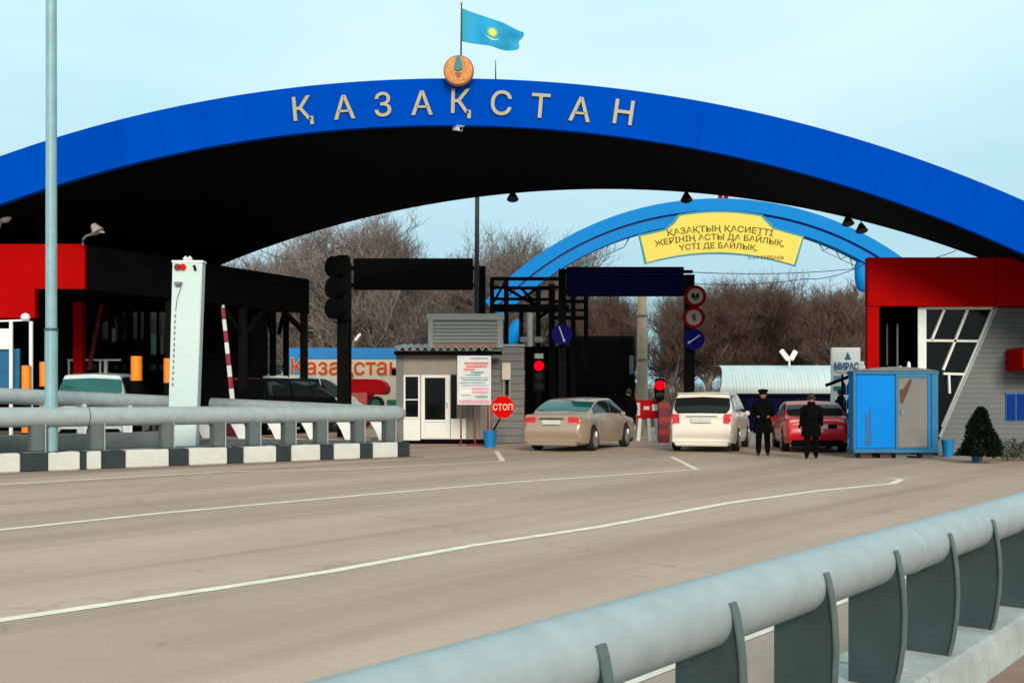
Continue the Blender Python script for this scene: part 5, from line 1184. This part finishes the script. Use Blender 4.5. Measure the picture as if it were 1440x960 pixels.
for b_, t_ in protos:
    t2 = t_.copy(); t2.materials.clear(); t2.materials.append(MATS['twig_brown']); protos_b.append((b_, t2))
rg = random.Random(3)
spots = [(432,378,74),(468,338,70),(507,311,68),(540,322,76),(590,322,70),(628,330,75),(660,350,72),(694,393,80),(728,400,84),(765,404,90),
         (818,404,80),(862,400,72),(905,404,76),(924,402,68),(958,406,72),(945,402,82),(990,404,70),(1022,400,78),(1078,397,74),(1148,398,76),(1210,396,66),(1240,400,74),
         (395,390,86),(450,392,92),(520,385,95),(570,390,90),(610,392,95),(650,396,92),(840,425,98),(1000,420,96),(1050,424,100),(1130,420,95),(1195,415,98),(365,400,90)]
def zone(px, Y):
    return ('behind the dark canopy' if px < 360 else 'left of the traffic light' if px <= 445 else 'above the black gantry sign' if px < 685 else 'behind the steel frame' if px < 790 else 'below the navy gantry sign' if px < 965 else 'right of the round road signs'), ('far row' if Y > 85 else 'near row')
for i, (px, top, Y) in enumerate(spots):
    left = px < 760; b_, t_ = (protos if left else protos_b)[i % 4]; H = (HZ-top)/F*Y+EYE; sc = H/10
    where, order = zone(px, Y); same = sorted(p_ for p_, _, y_ in spots if zone(p_, y_) == (where, order)); k_ = same.index(px)
    nth = 'only' if len(same) == 1 else 'leftmost' if k_ == 0 else 'rightmost' if k_ == len(same)-1 else ('second','third','fourth','fifth','sixth','seventh','eighth','ninth','tenth','eleventh','twelfth','thirteenth')[k_-1] + ' from left'
    e = empty('bare_tree', (PX(px,Y),Y,-.03), 'leafless %s tree, %s of the %s %s' % ('grey' if left else 'brown', nth, order, where), 'tree', 'leafless trees behind the checkpoint')
    a = rg.uniform(0,6.283); e.rotation_euler = (0,0,a); e.scale = (sc*rg.uniform(1.0,1.25),sc*rg.uniform(1.0,1.25),sc); MX[e] = Matrix.Identity(4)
    for nm, me in (('trunk',b_),('crown',t_)): o = bpy.data.objects.new(nm, me); COL.objects.link(o); o.parent = e
# undergrowth
th = MB(); rg = random.Random(9)
for k in range(15000):
    px = rg.uniform(330,1290); Y = rg.uniform(57,70); x = PX(px,Y); h = rg.uniform(.8,2.8); lean = Vector((rg.gauss(0,.35),rg.gauss(0,.35),1)).normalized(); p = Vector((x,Y,-.03)); q = p+lean*h; w = Vector((rg.uniform(.015,.05),rg.uniform(-.02,.02),0))
    th.add([p-w,p+w,q],[(0,1,2)])
    for j in range(3):
        t = rg.uniform(.3,.9); a = p.lerp(q,t); b = a+Vector((rg.gauss(0,.4),rg.gauss(0,.3),rg.uniform(.2,.7)))*h*.35; th.add([a-w*.4,a+w*.4,b],[(0,1,2)])
o = th.build('undergrowth','twig_brown'); tag(o,'brown leafless brushwood along the far edge behind the lanes','brushwood',kind='stuff')
